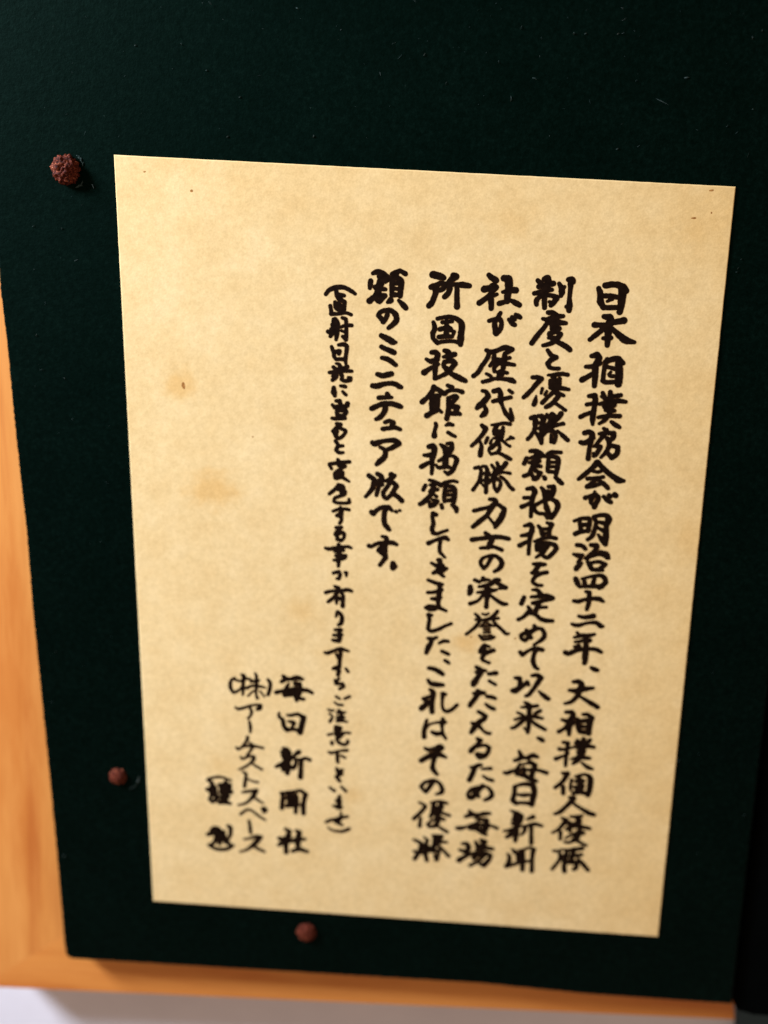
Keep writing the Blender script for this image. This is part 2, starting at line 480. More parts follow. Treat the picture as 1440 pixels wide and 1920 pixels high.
TEXT = [
[
'2893 5591 68 2934 5495 83 2948 5368 91 3012 5273 76;3001 5649 83 3174 5673 83 3293 5634 105 3360 5578 91;3296 5605 106 3308 5500 106 3310 5349 99 3295 5212 84;2983 5468 68 3097 5474 68 3252 5459 68;3061 5381 38 3140 5431 61;3019 5273 68 3256 5286 68',
'3036 5122 69 3137 5112 92 3158 5060 99 3123 4959 100 3136 4845 100 3144 4630 69;2883 4969 77 3075 4979 69 3223 5033 76 3387 5073 92;3091 4973 69 3009 4876 77 2833 4713 62;3172 4939 61 3281 4853 77 3449 4739 100 3607 4709 54;3061 4748 54 3191 4763 69',
'2894 4430 62 2984 4458 85 3029 4398 85 2981 4271 93 2990 4115 86 2996 3910 71;2813 4238 55 2944 4253 70 3054 4314 70;2978 4153 70 2906 4094 70 2767 4000 78;3171 4383 70 3140 4241 62 3134 4083 62 3140 4021 63;3144 4342 70 3241 4387 78 3355 4409 77 3456 4336 62;3367 4370 93 3404 4177 109 3412 3966 102;3169 4258 54 3336 4228 62;3257 4169 39 3230 4128 47 3265 4099 55 3373 4105 55;3133 4013 70 3207 3985 63 3361 4002 63',
'2921 3724 58 3022 3737 80 3040 3643 80 3033 3483 73 3027 3322 80 3038 3218 44;2898 3571 58 3036 3603 58;2811 3342 66 2901 3395 58 3029 3451 58;3157 3793 58 3215 3693 65;3288 3816 65 3304 3674 87;3141 3728 43 3216 3685 58;3336 3740 58 3473 3771 65;3116 3592 51 3247 3623 73 3438 3666 72 3580 3658 51;3230 3558 95 3367 3598 94;3238 3487 51 3395 3488 58;3293 3698 94 3320 3460 87;3126 3352 51 3273 3385 58 3500 3398 66;3308 3419 73 3241 3311 66 3154 3241 44;3363 3286 51 3447 3234 73 3515 3198 59',
'2912 3057 72 2997 3079 80 3049 3033 80 3039 2911 72 3024 2747 64 3024 2591 73;2858 2884 64 2946 2881 80 3071 2978 72;3242 3158 48 3293 3128 72 3262 3046 72 3174 2910 56 3104 2817 40;3174 3057 48 3298 3080 64 3433 3080 72 3433 3007 72 3361 2938 80;3325 2984 64 3376 2874 72 3335 2741 64 3252 2629 48;3151 2828 64 3223 2824 64 3179 2715 72 3122 2646 56;3109 2694 48 3152 2664 64;3403 2851 64 3532 2834 72 3529 2720 80 3451 2633 73;3371 2710 64 3443 2632 73',
'3199 2527 97 3114 2423 73 2999 2301 73 2896 2203 57;3224 2521 73 3314 2427 81 3505 2290 81 3608 2230 98 3706 2219 57;3136 2367 49 3233 2356 57 3294 2385 49;3055 2221 65 3190 2238 57 3331 2271 57;3216 2223 57 3143 2152 57 3063 2072 74 3204 2105 65 3303 2153 65;3285 2177 65 3370 2132 73 3442 2062 57',
'3052 1862 74 3129 1900 57 3231 1932 74 3286 1868 74 3256 1774 74 3231 1696 74;3208 1989 41 3187 1887 66 3156 1801 66 3204 1728 49;3378 1907 57 3459 1837 74 3519 1807 66;3472 1938 65 3499 1915 66;3575 1953 82 3593 1937 82',
'2896 1413 50 3013 1463 58 3149 1480 66 3178 1431 66 3168 1294 75 3167 1234 67;2994 1410 58 3023 1285 66 3062 1219 67;3025 1344 58 3161 1361 75;2937 1168 75 3014 1207 67 3158 1242 58;3244 1503 66 3295 1404 58 3278 1258 66 3249 1145 67 3175 1072 58;3242 1519 58 3368 1553 66 3466 1550 74 3514 1477 99 3489 1340 75 3499 1169 92 3510 999 67 3436 1080 75 3360 1178 42;3326 1423 50 3466 1398 75;3329 1312 50 3466 1253 75',
'2991 957 67 3090 946 67 3154 889 59;2952 773 50 3045 753 76 3109 766 59 3050 623 59;3109 609 51 3050 536 84 3022 490 76;3251 973 67 3350 971 75 3355 920 75 3300 821 76 3211 729 76;3181 709 59 3290 760 59 3448 813 76 3579 744 67;3427 855 50 3547 811 84 3604 737 50;3220 643 59 3279 551 76 3318 492 59;3256 619 51 3424 656 59 3552 612 67 3478 537 76;3318 492 59 3441 500 76 3516 496 51',
'3033 298 76 3075 213 85 3132 138 51;3148 306 42 3412 385 59 3546 367 76 3598 265 76 3555 210 76 3488 144 68;3191 291 59 3220 170 77;3384 339 59 3363 232 68 3337 160 51;3173 149 51 3353 170 68 3534 173 77',
'3249 57 51 3316 44 68 3324 -106 77 3318 -213 69 3302 -295 60;3045 -143 60 3137 -145 69 3240 -103 60 3403 -74 68 3511 -76 77 3590 -115 51',
'3167 -438 52 3277 -457 69 3440 -419 86;3058 -607 52 3169 -626 70 3331 -571 52 3496 -550 70 3603 -615 79 3636 -613 53',
'3167 -771 44 3240 -829 53;3127 -873 45 3274 -827 71 3399 -819 71 3496 -785 53;3153 -963 45 3285 -935 63 3426 -917 71;3155 -1063 54 3228 -1039 72 3236 -1121 72;3342 -841 89 3359 -1003 81 3370 -1185 100 3374 -1387 74;2991 -1193 82 3060 -1206 82 3204 -1132 73 3385 -1092 63 3553 -1090 72 3659 -1138 63',
'3509 -1469 56 3580 -1501 84 3633 -1516 65',
'3203 -1787 57 3304 -1780 85 3369 -1832 85 3339 -1955 96 3300 -2080 77 3210 -2199 68 3087 -2255 49;3144 -1969 57 3272 -1969 86 3438 -1920 86 3588 -1891 57;3361 -2085 48 3552 -2193 78 3715 -2285 78',
'3122 -2432 59 3233 -2424 79 3266 -2497 89 3214 -2672 110 3230 -2910 61;3061 -2598 50 3167 -2628 80;3192 -2703 90 3114 -2794 60 3026 -2858 71;3259 -2688 70 3305 -2628 50;3359 -2567 70 3393 -2736 80 3437 -2828 81;3459 -2455 59 3545 -2458 69 3637 -2518 79 3599 -2644 100 3604 -2854 91;3381 -2613 80 3549 -2581 80;3434 -2714 80 3520 -2717 60;3437 -2828 81 3576 -2837 81',
'3134 -3081 54 3231 -3093 72 3223 -3278 64 3225 -3472 64 3228 -3589 55;3071 -3231 64 3166 -3233 55 3376 -3160 45;3031 -3447 82 3122 -3402 55 3261 -3313 45;3405 -3023 63 3473 -3095 81;3522 -2985 81 3519 -3207 118 3500 -3354 118;3645 -2995 72 3585 -3086 72;3385 -3082 72 3583 -3067 81;3412 -3176 63 3563 -3127 81 3738 -3143 63;3448 -3271 73 3558 -3243 73;3334 -3434 46 3486 -3384 82 3677 -3390 64;3485 -3375 82 3442 -3465 82 3370 -3529 55;3541 -3497 46 3663 -3586 73 3754 -3618 55',
'3182 -3749 52 3280 -3761 94 3267 -3811 84 3209 -3934 73 3074 -4083 63;3229 -4051 73 3244 -4199 74;3379 -3882 52 3370 -4050 52 3385 -4119 42;3442 -3808 42 3568 -3759 52 3681 -3761 63 3743 -3845 94 3749 -4071 94 3728 -4202 84;3513 -3822 84 3560 -3937 94 3550 -4007 84;3470 -3914 73 3608 -3894 73;3448 -4044 63 3602 -4003 84 3573 -4065 94 3477 -4161 74;3444 -4174 74 3608 -4151 74 3727 -4192 74',
'3384 -4278 63 3456 -4292 95 3411 -4375 84 3318 -4503 74 3215 -4621 74 3122 -4668 53;3430 -4384 53 3599 -4491 63 3787 -4597 85 3896 -4629 74',
'3271 -4747 47 3364 -4791 84 3311 -4886 75 3226 -5014 56 3118 -5094 47;3276 -5071 66 3283 -5234 57;3444 -4704 47 3559 -4705 65 3661 -4667 56;3586 -4703 84 3613 -4802 103 3604 -4883 94;3440 -4835 56 3460 -5037 66;3384 -4992 56 3494 -4932 66 3670 -4919 75 3841 -4946 66;3400 -4879 47 3573 -4845 66;3654 -5022 94 3605 -5158 113 3586 -5231 85;3728 -5056 75 3606 -5076 75 3470 -5138 47 3387 -5205 38;3566 -5212 76 3485 -5290 57 3378 -5288 47;3604 -5229 66 3736 -5301 57 3820 -5335 47',
'3176 -5509 48 3292 -5510 57 3321 -5621 57 3297 -5747 57 3189 -5932 58;3324 -5466 38 3459 -5476 57 3430 -5633 86 3423 -5841 77 3444 -5964 86;3338 -5610 48 3426 -5592 57;3329 -5703 57 3418 -5696 76;3503 -5473 76 3747 -5412 76;3534 -5604 76 3744 -5557 67;3589 -5435 76 3547 -5727 86;3682 -5644 48 3803 -5779 76 3915 -5905 67;3495 -5752 76 3664 -5739 86 3669 -5873 77 3619 -5908 67'],
[
'1950 5698 75 2002 5716 91 2017 5634 98 1990 5520 106 1977 5406 76 1995 5218 69;1838 5670 60 1904 5613 76;1863 5566 68 1982 5602 68 2109 5632 76;1797 5449 61 1902 5478 68 2013 5521 76 2096 5526 53;1981 5444 76 1894 5394 61 1846 5331 69 1852 5263 61;1983 5429 61 2106 5428 61 2186 5395 84 2147 5317 76 2099 5261 61;2070 5320 46 2118 5300 61;2208 5637 53 2254 5564 76 2268 5497 83 2258 5436 61;2264 5535 61 2305 5589 45;2361 5712 68 2423 5708 98 2441 5679 75;2403 5677 83 2409 5542 61 2409 5392 61 2420 5279 84 2421 5188 69;2425 5226 69 2369 5253 53',
'2064 5138 61 2149 5135 69 2207 5092 84;1982 5027 46 2083 5017 69 2186 5068 77 2331 5091 54;2097 5033 69 2032 4899 61 1930 4755 69 1828 4595 70;2119 4965 69 2273 4974 77 2389 4972 54;2141 5058 69 2168 4937 100 2161 4845 62;2235 5040 69 2238 4849 69;2175 4869 92 2282 4875 69;2122 4766 69 2227 4810 54 2315 4777 69 2247 4680 77 2153 4605 62 2032 4568 54;2121 4781 62 2176 4692 69 2290 4636 70 2412 4581 77 2504 4516 70;2113 4704 46 2236 4718 46',
'2118 4487 54 2188 4406 62 2277 4372 70 2188 4320 70 2140 4255 70 2177 4194 62 2257 4175 55 2342 4180 55',
'1897 3998 58 1983 4002 65 2055 3983 72 1999 3916 72 1922 3809 65 1830 3693 65 1772 3634 58;1990 3670 29 1982 3582 66 1964 3517 66;2166 4052 36 2290 4067 58 2406 4089 58 2508 4079 58;2254 4041 72 2303 3942 79 2310 3863 80;2215 3953 58 2234 3835 58;2375 4001 58 2380 3867 58;2227 3914 43 2379 3962 43;2226 3835 58 2389 3860 58;2259 3821 58 2391 3836 65 2550 3821 51;2087 3811 43 2072 3723 36;2170 3768 36 2144 3703 44;2290 3822 58 2380 3708 80;2376 3748 51 2475 3706 51;2296 3759 65 2210 3675 58 2111 3557 66;2382 3685 73 2313 3585 66 2241 3517 73 2181 3482 58;2313 3585 58 2423 3512 51 2532 3446 51',
'1931 3266 56 2007 3303 56 2042 3184 72;2115 3333 48 2175 3289 72 2134 3133 64;2209 3347 48 2289 3263 64;2303 3360 72 2356 3307 96;2460 3378 79 2419 3311 80 2332 3225 80;2300 3143 80 2416 3174 56 2516 3204 56',
'1931 3274 56 2007 3303 56;1995 3262 63 2021 3150 70 2007 3044 56 1953 2936 57 1910 2884 57;2061 3322 49 2136 3278 63 2154 3174 63 2145 3012 71 2162 2826 57;2033 3192 49 2168 3199 49;2059 3088 42 2152 3110 49;2033 3022 49 2113 2929 64 2162 2834 57;2209 3355 42 2277 3303 63;2304 3352 70 2300 3223 70;2460 3378 70 2419 3303 70 2315 3232 63;2181 3144 56 2288 3182 63 2407 3181 42 2525 3196 49;2282 3247 63 2247 3115 70 2194 2999 56 2122 2913 49;2200 3112 49 2323 3152 56 2237 3050 63;2313 3087 56 2383 3026 63 2406 2946 56 2383 2855 64;2323 2982 49 2335 2861 57;2426 3069 35 2530 2986 63 2625 2910 64;2269 3052 49 2365 3041 42',
'1977 2667 57 2081 2674 73 2165 2621 97 2249 2585 49;1925 2533 65 1886 2432 65;1973 2536 41 2066 2566 65 2169 2580 65;2115 2643 89 2079 2517 73 2030 2349 65 1990 2247 65 1898 2200 57;1980 2454 49 2097 2494 73 2153 2497 65;2073 2402 57 2186 2400 57;2087 2600 73 2120 2421 73;2062 2351 49 2129 2322 41;2098 2304 49 2197 2277 65 2141 2182 73 2080 2153 57;2021 2266 57 2077 2186 65;2292 2637 57 2376 2675 57 2528 2676 56;2356 2633 65 2344 2591 65;2314 2573 57 2318 2449 65 2322 2317 57;2313 2581 49 2425 2588 65 2493 2542 73 2492 2394 73 2480 2269 65;2339 2484 49 2450 2490 49;2330 2401 49 2458 2408 49;2339 2310 57 2452 2309 57;2268 2206 57 2287 2174 65;2477 2211 65 2583 2117 74 2608 2102 57',
'1983 1964 57 2079 1986 74 2125 1922 82 2102 1820 74 2091 1668 66 2095 1447 58;1942 1793 58 2047 1800 58;1916 1623 74 1994 1661 58 2070 1725 49;2238 2004 49 2294 1932 74 2321 1808 66 2343 1751 58;2365 2029 57 2454 2034 74 2462 1943 82 2432 1840 66 2336 1826 66;2293 1941 57 2422 1940 57;2332 1868 49 2429 1874 49;2356 1785 49 2248 1728 58 2141 1654 58 2157 1570 58 2235 1516 58 2333 1513 58 2404 1450 75;2262 1746 49 2412 1797 58 2520 1762 74 2569 1680 82 2539 1569 74 2469 1454 83;2338 1717 66 2372 1617 83 2420 1536 66',
'1997 1262 50 2092 1294 75 2137 1246 75 2130 1142 75 2116 1030 67 2115 857 59 2118 728 59;1956 1071 50 2061 1095 67 2152 1170 67;1940 881 76 2002 919 67 2103 986 50;2249 1278 50 2304 1213 67 2337 1113 67 2373 1081 50;2405 1348 50 2490 1319 75 2459 1206 67 2462 1095 67;2311 1222 50 2441 1231 58;2351 1139 50 2457 1146 50;2203 975 42 2345 1036 59 2481 1070 59 2588 1060 67;2269 962 75 2259 893 76 2267 807 59;2287 946 59 2450 957 67 2576 930 75 2623 864 67 2566 774 67 2476 681 67 2392 702 59;2483 959 67 2419 851 76 2370 761 67 2263 668 42;2413 920 75 2313 844 76;2316 810 59 2367 796 42',
'2226 535 51 2317 532 76 2440 540 59;2356 552 59 2299 461 76 2226 351 51;2209 359 51 2288 399 68 2325 357 76;2488 386 68 2391 362 68 2297 303 68 2246 220 60 2259 168 60 2329 129 60 2421 126 51',
'2255 27 43 2347 24 68 2412 -51 86;2111 -133 69 2073 -261 77;2243 -116 51 2375 -98 69 2539 -70 69 2643 -116 77 2522 -160 69;2288 -237 69 2385 -213 77 2473 -172 69;2395 -221 77 2364 -348 78 2341 -458 69;2370 -321 60 2544 -301 52;2203 -315 52 2250 -383 78 2198 -449 69 2122 -535 61 2042 -585 61;2256 -445 60 2349 -457 61 2457 -540 70 2560 -569 78 2686 -569 61',
'2211 -782 53 2252 -870 80 2317 -938 63;2354 -691 62 2391 -733 71 2313 -802 80 2215 -836 71 2120 -897 62 2143 -968 63 2205 -1000 63 2273 -914 71 2298 -821 80 2409 -750 53;2391 -733 53 2502 -753 62 2562 -858 71 2529 -951 72 2451 -1020 54 2380 -1079 45',
'2133 -1243 64 2180 -1295 73 2290 -1204 55 2412 -1150 73 2549 -1168 73;2432 -1176 82 2399 -1280 64 2392 -1399 74 2437 -1516 74 2501 -1567 56',
'2086 -1782 57 2171 -1785 76 2190 -1896 76 2164 -1991 77 2066 -2054 87;2110 -2061 87 2229 -1959 67 2323 -1859 76 2353 -1912 57;2404 -1713 56 2505 -1697 75 2577 -1748 85 2527 -1844 85 2454 -1990 67 2372 -2117 68 2315 -2150 48;2561 -2029 38 2653 -2107 77 2754 -2175 78',
'2309 -2282 42 2381 -2315 76 2411 -2369 76 2421 -2577 77 2430 -2767 69 2426 -2921 61;2258 -2390 42 2403 -2370 67 2563 -2339 59;2191 -2508 43 2298 -2548 51;2624 -2439 68 2535 -2502 60;2153 -2663 43 2303 -2605 60 2473 -2573 68 2682 -2596 51;2356 -2620 69 2270 -2722 69 2167 -2825 61 2108 -2848 52;2471 -2650 43 2574 -2738 69 2755 -2830 61;2415 -2893 52 2348 -2821 35',
'2634 -3021 51 2707 -3054 82 2734 -3072 72',
'2297 -3336 52 2341 -3430 83 2329 -3499 83 2228 -3546 62;2361 -3468 73 2466 -3470 73 2566 -3414 93 2664 -3436 62;2507 -3535 52 2598 -3577 62;2339 -3616 52 2282 -3767 73 2306 -3834 84;2350 -3635 42 2520 -3583 52 2637 -3623 83 2605 -3753 84 2584 -3902 84;2041 -3825 52 2103 -3830 73 2273 -3758 63 2533 -3729 63 2708 -3726 63 2878 -3772 73;2417 -3708 73 2446 -3834 63;2306 -3834 73 2431 -3864 84 2577 -3922 94 2704 -3972 52',
'2278 -4123 74 2282 -4282 74 2268 -4423 85 2335 -4488 85;2277 -4113 53 2456 -4050 74 2633 -4057 95 2672 -4202 95 2655 -4403 95 2646 -4504 85;2363 -4296 53 2487 -4296 74 2591 -4278 53;2335 -4488 64 2493 -4466 64 2645 -4484 85',
'2253 -4665 43 2363 -4707 75 2457 -4770 96 2441 -4893 96 2385 -4958 86;2331 -4749 64 2358 -4858 96 2399 -4916 96;2297 -4873 53 2392 -4836 85;2295 -4955 54 2401 -4946 75;2150 -5139 43 2281 -5098 64 2407 -5007 75;2378 -4979 86 2393 -5161 97 2391 -5345 65;2344 -5103 75 2281 -5210 86 2214 -5266 65;2587 -4831 43 2697 -4772 85;2425 -5016 43 2583 -4983 54 2738 -4930 75 2892 -4959 53;2566 -4994 64 2550 -5118 64 2495 -5204 32;2681 -4986 64 2696 -5157 64 2716 -5371 76',
'2265 -5653 43 2307 -5722 65 2300 -5858 76 2244 -5945 55;2262 -5944 76 2393 -5892 65 2567 -5816 65 2726 -5782 54;2345 -5544 43 2419 -5569 43;2490 -5553 43 2586 -5525 43 2698 -5475 54 2782 -5509 76 2764 -5614 76 2769 -5768 65 2783 -6017 76;2562 -5557 65 2577 -5732 76 2592 -6001 76;2479 -5636 87 2510 -5789 98;2387 -5613 54 2479 -5636 65'],
[
'992 5715 68 1057 5666 83 1121 5632 83;926 5471 91 1016 5498 84 1082 5539 83 1138 5520 68 1075 5441 68 990 5338 69 860 5233 76;1050 5364 84 1067 5251 76 1074 5153 69;1155 5400 46 1081 5366 53;1255 5676 91 1333 5665 106 1352 5531 106 1341 5380 91 1341 5289 76;1252 5443 46 1365 5472 68 1471 5485 91;1206 5244 69 1304 5279 61 1394 5307 53 1481 5274 76 1554 5240 76',
'1053 4938 54 1158 4974 61 1236 4978 69 1271 4919 62 1264 4819 69 1194 4722 70;1242 5086 54 1209 5015 61 1156 4913 69 1173 4798 77 1178 4737 70;1398 4980 54 1466 4914 69 1506 4894 62;1449 5021 61 1490 4992 69;1507 5070 54 1563 5042 69 1588 5028 61',
'1046 4428 56 1142 4402 70 1263 4447 63 1369 4492 77 1496 4468 70 1400 4401 63;1104 4392 63 1073 4289 63 989 4151 63 935 4038 64 854 3962 64;1192 4358 56 1186 4240 63 1130 4159 49;1378 4384 63 1373 4251 77 1367 4133 70;1182 4295 56 1309 4271 63 1469 4319 49;1258 4221 77 1416 4214 63 1558 4198 49;1259 4205 63 1211 4124 56 1216 4061 49;1326 4067 71 1445 4051 49;1311 4051 78 1289 3939 57;1247 4063 42 1354 4014 64;1078 4014 42 1143 3986 50 1195 3934 42;1027 3869 57 1127 3898 57 1242 3937 50 1399 3938 57 1518 3929 78 1583 3901 57',
'1031 3710 47 1104 3691 63 1141 3613 79 1077 3522 87 1004 3445 88 960 3395 64;1091 3442 48 1122 3356 72 1087 3289 80 1050 3255 56;1236 3714 71 1321 3743 71 1358 3674 71 1367 3562 79 1407 3461 48 1481 3329 64 1594 3222 72;1554 3413 40 1577 3326 56 1599 3247 64;1235 3531 56 1351 3569 63 1544 3621 55;1502 3745 47 1560 3709 55',
'1071 3087 58 1139 3034 80 1120 2968 65 1027 2824 58 916 2702 51;1062 2793 36 1092 2705 58 1084 2606 73 1081 2540 73;1245 3105 36 1347 3119 50 1464 3150 50 1569 3140 58;1356 3111 58 1300 3011 58 1306 2946 58;1455 3069 51 1441 2954 72 1425 2855 80;1317 3004 51 1461 2996 58;1306 2946 58 1449 2946 65;1366 2885 51 1296 2864 36;1192 2866 51 1173 2808 51 1160 2766 44;1267 2830 36 1247 2771 44;1605 2899 58 1654 2885 43;1598 2882 51 1530 2845 29;1392 2870 80 1352 2769 65 1261 2698 58 1234 2631 44 1280 2568 44 1366 2598 51;1459 2833 44 1536 2772 44 1603 2735 44;1400 2772 58 1423 2683 51 1389 2608 58 1471 2580 51 1572 2528 66 1631 2499 58;1368 2770 51 1280 2667 36',
'1003 2295 50 1074 2316 57 1118 2261 50 1114 2111 58 1073 2008 51 1001 1886 58;1137 2337 43 1210 2333 50 1233 2243 65 1230 2076 65 1239 1851 58;1139 2196 50 1267 2220 50;1149 2071 51 1261 2095 50;1136 2029 36 1207 1949 29;1303 2372 43 1357 2308 50;1396 2418 50 1435 2338 65;1557 2420 72 1492 2325 72 1375 2276 65;1269 2187 43 1367 2184 58 1459 2240 50 1555 2246 43 1645 2235 50;1375 2276 65 1339 2125 58 1266 2020 43;1402 2145 50 1490 2059 51 1481 1966 58 1440 1880 51 1385 1960 51 1369 2060 43;1481 2167 43 1576 2097 50 1657 1994 58 1727 1939 58;1375 2077 51 1403 2128 50',
'1322 1729 58 1403 1726 66 1439 1686 66 1366 1580 83 1296 1431 67 1175 1305 75 1053 1186 67;1047 1492 58 1182 1535 58 1341 1587 58 1459 1637 58 1561 1584 66 1597 1544 75 1560 1397 91 1489 1265 83 1462 1203 58;1459 1237 58 1387 1318 42 1316 1390 42',
'1291 1081 59 1361 1025 75 1415 968 84 1383 854 84 1362 800 67;1055 936 76 1169 961 67 1331 989 67 1493 1016 75 1608 1015 67 1725 996 67;1223 783 51 1321 798 59 1426 822 59 1510 810 59 1612 773 67',
'1435 614 68 1407 543 59 1365 452 59 1311 396 68 1256 463 59 1244 515 59 1280 587 51 1375 636 51 1489 652 59 1593 598 68 1642 505 76 1600 407 68 1514 340 51',
'1164 149 60 1249 120 60;1318 195 68 1346 161 60;1329 169 60 1437 167 43;1281 139 51 1362 171 51;1257 23 51 1363 48 69 1484 100 77 1561 176 77 1627 180 51;1091 12 77 1097 -76 95 1084 -130 69;1600 107 68 1755 38 68 1632 12 43;1406 33 86 1417 -108 103 1419 -242 69 1421 -376 69;1232 -94 43 1413 -64 77 1577 -18 51;1381 -75 77 1321 -168 52 1245 -262 52 1115 -325 69;1486 -139 52 1610 -229 60 1715 -285 69 1799 -288 52;1409 -2 77 1512 -40 60',
'1223 -524 42 1268 -566 56 1312 -599 49;1356 -515 35 1416 -529 42 1473 -498 35;1636 -442 55 1569 -545 63 1457 -616 49 1307 -644 42;1240 -640 42 1375 -649 42 1540 -610 42 1664 -584 49;1309 -671 56 1258 -774 56 1188 -851 50 1085 -949 50;1577 -644 49 1651 -729 56 1750 -813 57 1841 -889 57 1890 -876 36;1356 -731 28 1445 -689 35 1531 -710 28;1334 -778 35 1467 -751 42 1601 -742 42;1406 -827 35 1514 -811 42;1411 -891 36 1527 -874 43;1340 -959 50 1405 -1037 50 1555 -1008 50 1619 -967 43;1383 -965 36 1567 -944 43',
'1448 -1152 72 1543 -1173 45;1448 -1162 82 1403 -1238 91 1374 -1295 64;1373 -1277 55 1455 -1244 73;1624 -1241 73 1526 -1285 73 1453 -1336 73 1418 -1421 65 1455 -1465 55 1560 -1503 56',
'1330 -1612 65 1419 -1661 75 1505 -1674 56;1321 -1715 47 1423 -1708 85 1364 -1833 85 1311 -1930 105 1297 -1978 86;1578 -1734 66 1713 -1706 75;1598 -1882 57 1715 -1948 57',
'1384 -2103 67 1438 -2137 87 1516 -2140 68;1311 -2164 48 1398 -2168 87 1346 -2275 78 1284 -2374 78 1262 -2432 69;1581 -2211 68 1659 -2215 68 1738 -2238 58;1568 -2373 49 1651 -2433 69 1731 -2465 69',
'1435 -2543 59 1516 -2585 70 1588 -2628 70 1550 -2697 90 1445 -2791 91 1368 -2921 91 1330 -3001 71;1333 -2799 60 1404 -2823 81;1420 -2802 70 1484 -2855 71 1551 -2937 51 1625 -2989 61 1695 -2994 61',
'1462 -3126 62 1525 -3160 82 1470 -3242 62 1391 -3345 83 1352 -3406 83;1373 -3346 62 1491 -3289 62 1629 -3259 62 1702 -3302 73 1692 -3400 73 1629 -3493 83 1536 -3529 83 1488 -3474 83;1487 -3464 83 1575 -3467 73',
'1575 -3692 63 1473 -3739 84 1416 -3921 84 1372 -4043 84;1369 -3757 42 1455 -3741 63;1599 -3779 42 1773 -3756 63;1637 -3934 42 1739 -3995 63 1829 -4018 63',
'1448 -4226 63 1517 -4320 95 1584 -4395 64;1645 -4151 84 1565 -4257 85 1470 -4414 95 1401 -4439 74 1368 -4351 64 1440 -4246 74 1586 -4185 63 1699 -4167 53 1792 -4220 63 1845 -4335 74 1790 -4419 74 1705 -4466 53',
'1423 -4729 53 1463 -4786 86;1361 -4865 64 1465 -4816 86 1607 -4805 64 1711 -4777 85 1834 -4757 53;1643 -4813 43 1559 -4890 54;1632 -4905 54 1775 -4914 86 1777 -5056 118 1742 -5181 97;1652 -4933 43 1550 -5002 32 1466 -5070 75;1203 -5141 65 1292 -5134 75 1422 -5083 43 1553 -5043 75 1775 -5025 64 1883 -5037 54 2002 -5079 64;1469 -5110 97 1604 -5120 97 1708 -5204 75 1801 -5248 54;1640 -5016 54 1595 -5121 75',
'1335 -5489 54 1424 -5482 76 1466 -5561 87 1438 -5667 98;1291 -5637 54 1402 -5670 87;1299 -5875 98 1393 -5795 76 1496 -5724 65;1600 -5427 54 1642 -5506 76;1704 -5378 65 1778 -5413 97 1737 -5571 109;1624 -5508 65 1767 -5497 76;1648 -5588 76 1771 -5548 87 1952 -5564 65;1496 -5724 65 1645 -5671 76;1592 -5800 87 1675 -5710 98 1826 -5678 87 1919 -5712 76 1900 -5817 76 1802 -5949 98 1737 -5934 66;1802 -5721 76 1704 -5853 65 1533 -5981 66'],
[
'27 5671 99 128 5654 99 214 5629 76;10 5460 76 100 5495 76 174 5536 68 237 5525 68 240 5480 69 182 5424 69 67 5410 53;119 5435 76 74 5297 76 41 5204 77 -9 5140 77;380 5675 83 427 5663 91 347 5598 84 298 5535 76 334 5462 76 309 5370 76 251 5306 69;314 5521 68 445 5528 61 545 5526 84 669 5517 68;455 5491 68 465 5340 69 479 5151 84',
'87 4862 54 116 4764 70 91 4669 70 105 4577 62 179 4512 70;152 4927 54 252 4955 54 383 4970 62 510 4931 69 585 4851 85 581 4696 85 581 4580 93 587 4503 70;179 4512 54 318 4543 54 474 4551 54 570 4525 62;242 4870 54 411 4895 54;308 4928 46 324 4798 70 327 4644 85;203 4745 62 341 4784 62 397 4764 62;196 4613 62 313 4628 62 429 4634 54;399 4733 46 462 4721 46 436 4650 47',
'89 4335 63 159 4339 78 201 4302 78 171 4160 78 172 4018 71 173 3876 55;2 4213 47 91 4179 71 198 4224 71;-22 3975 87 68 4044 63 174 4105 55;227 4139 39 175 4097 55;314 4379 62 378 4359 86 400 4266 94;305 4269 47 398 4298 78 498 4327 70;327 4184 63 315 4121 63 368 4045 63;342 4185 63 467 4208 71 517 4163 71 430 4048 71 357 3973 63 250 3912 55 182 3868 39;374 4069 71 458 3987 71 581 3923 87 719 3867 63',
'167 3725 79 141 3643 71 53 3527 64 -22 3450 80;168 3717 71 249 3682 71 348 3623 71;130 3563 56 272 3579 64;145 3580 72 160 3461 96 154 3316 64;249 3562 64 250 3426 72 250 3305 56;175 3478 64 248 3466 64;73 3206 80 165 3268 72 265 3322 64;263 3346 48 331 3286 48;410 3770 55 491 3743 63;365 3616 64 440 3677 56 573 3692 55 678 3666 63;441 3541 64 454 3357 72 435 3171 72;464 3558 48 565 3588 64 590 3566 64 517 3481 64 439 3461 56;475 3399 80 618 3391 72 584 3308 72 667 3265 56;484 3270 64 611 3278 72;534 3466 40 488 3432 48',
'241 3070 56 252 3030 56 234 2940 56 232 2842 81;427 3049 40 481 3076 64 546 3064 56;475 2921 56 542 2885 56 608 2856 48',
'148 2640 73 220 2661 81 246 2621 89 245 2514 81 221 2389 73 229 2265 65 229 2140 49;70 2479 49 190 2486 81 252 2539 73;35 2262 74 120 2317 65 206 2371 49;354 2693 41 431 2632 81 454 2527 65;473 2717 49 553 2722 65 559 2640 73 532 2556 65 454 2519 65;447 2633 73 529 2605 73;454 2519 49 427 2443 65 342 2388 49;474 2470 41 593 2494 49 662 2432 73 638 2315 65 604 2221 65 527 2158 66 460 2196 41;466 2470 73 465 2354 98;299 2311 41 350 2264 57 486 2289 65 601 2263 41',
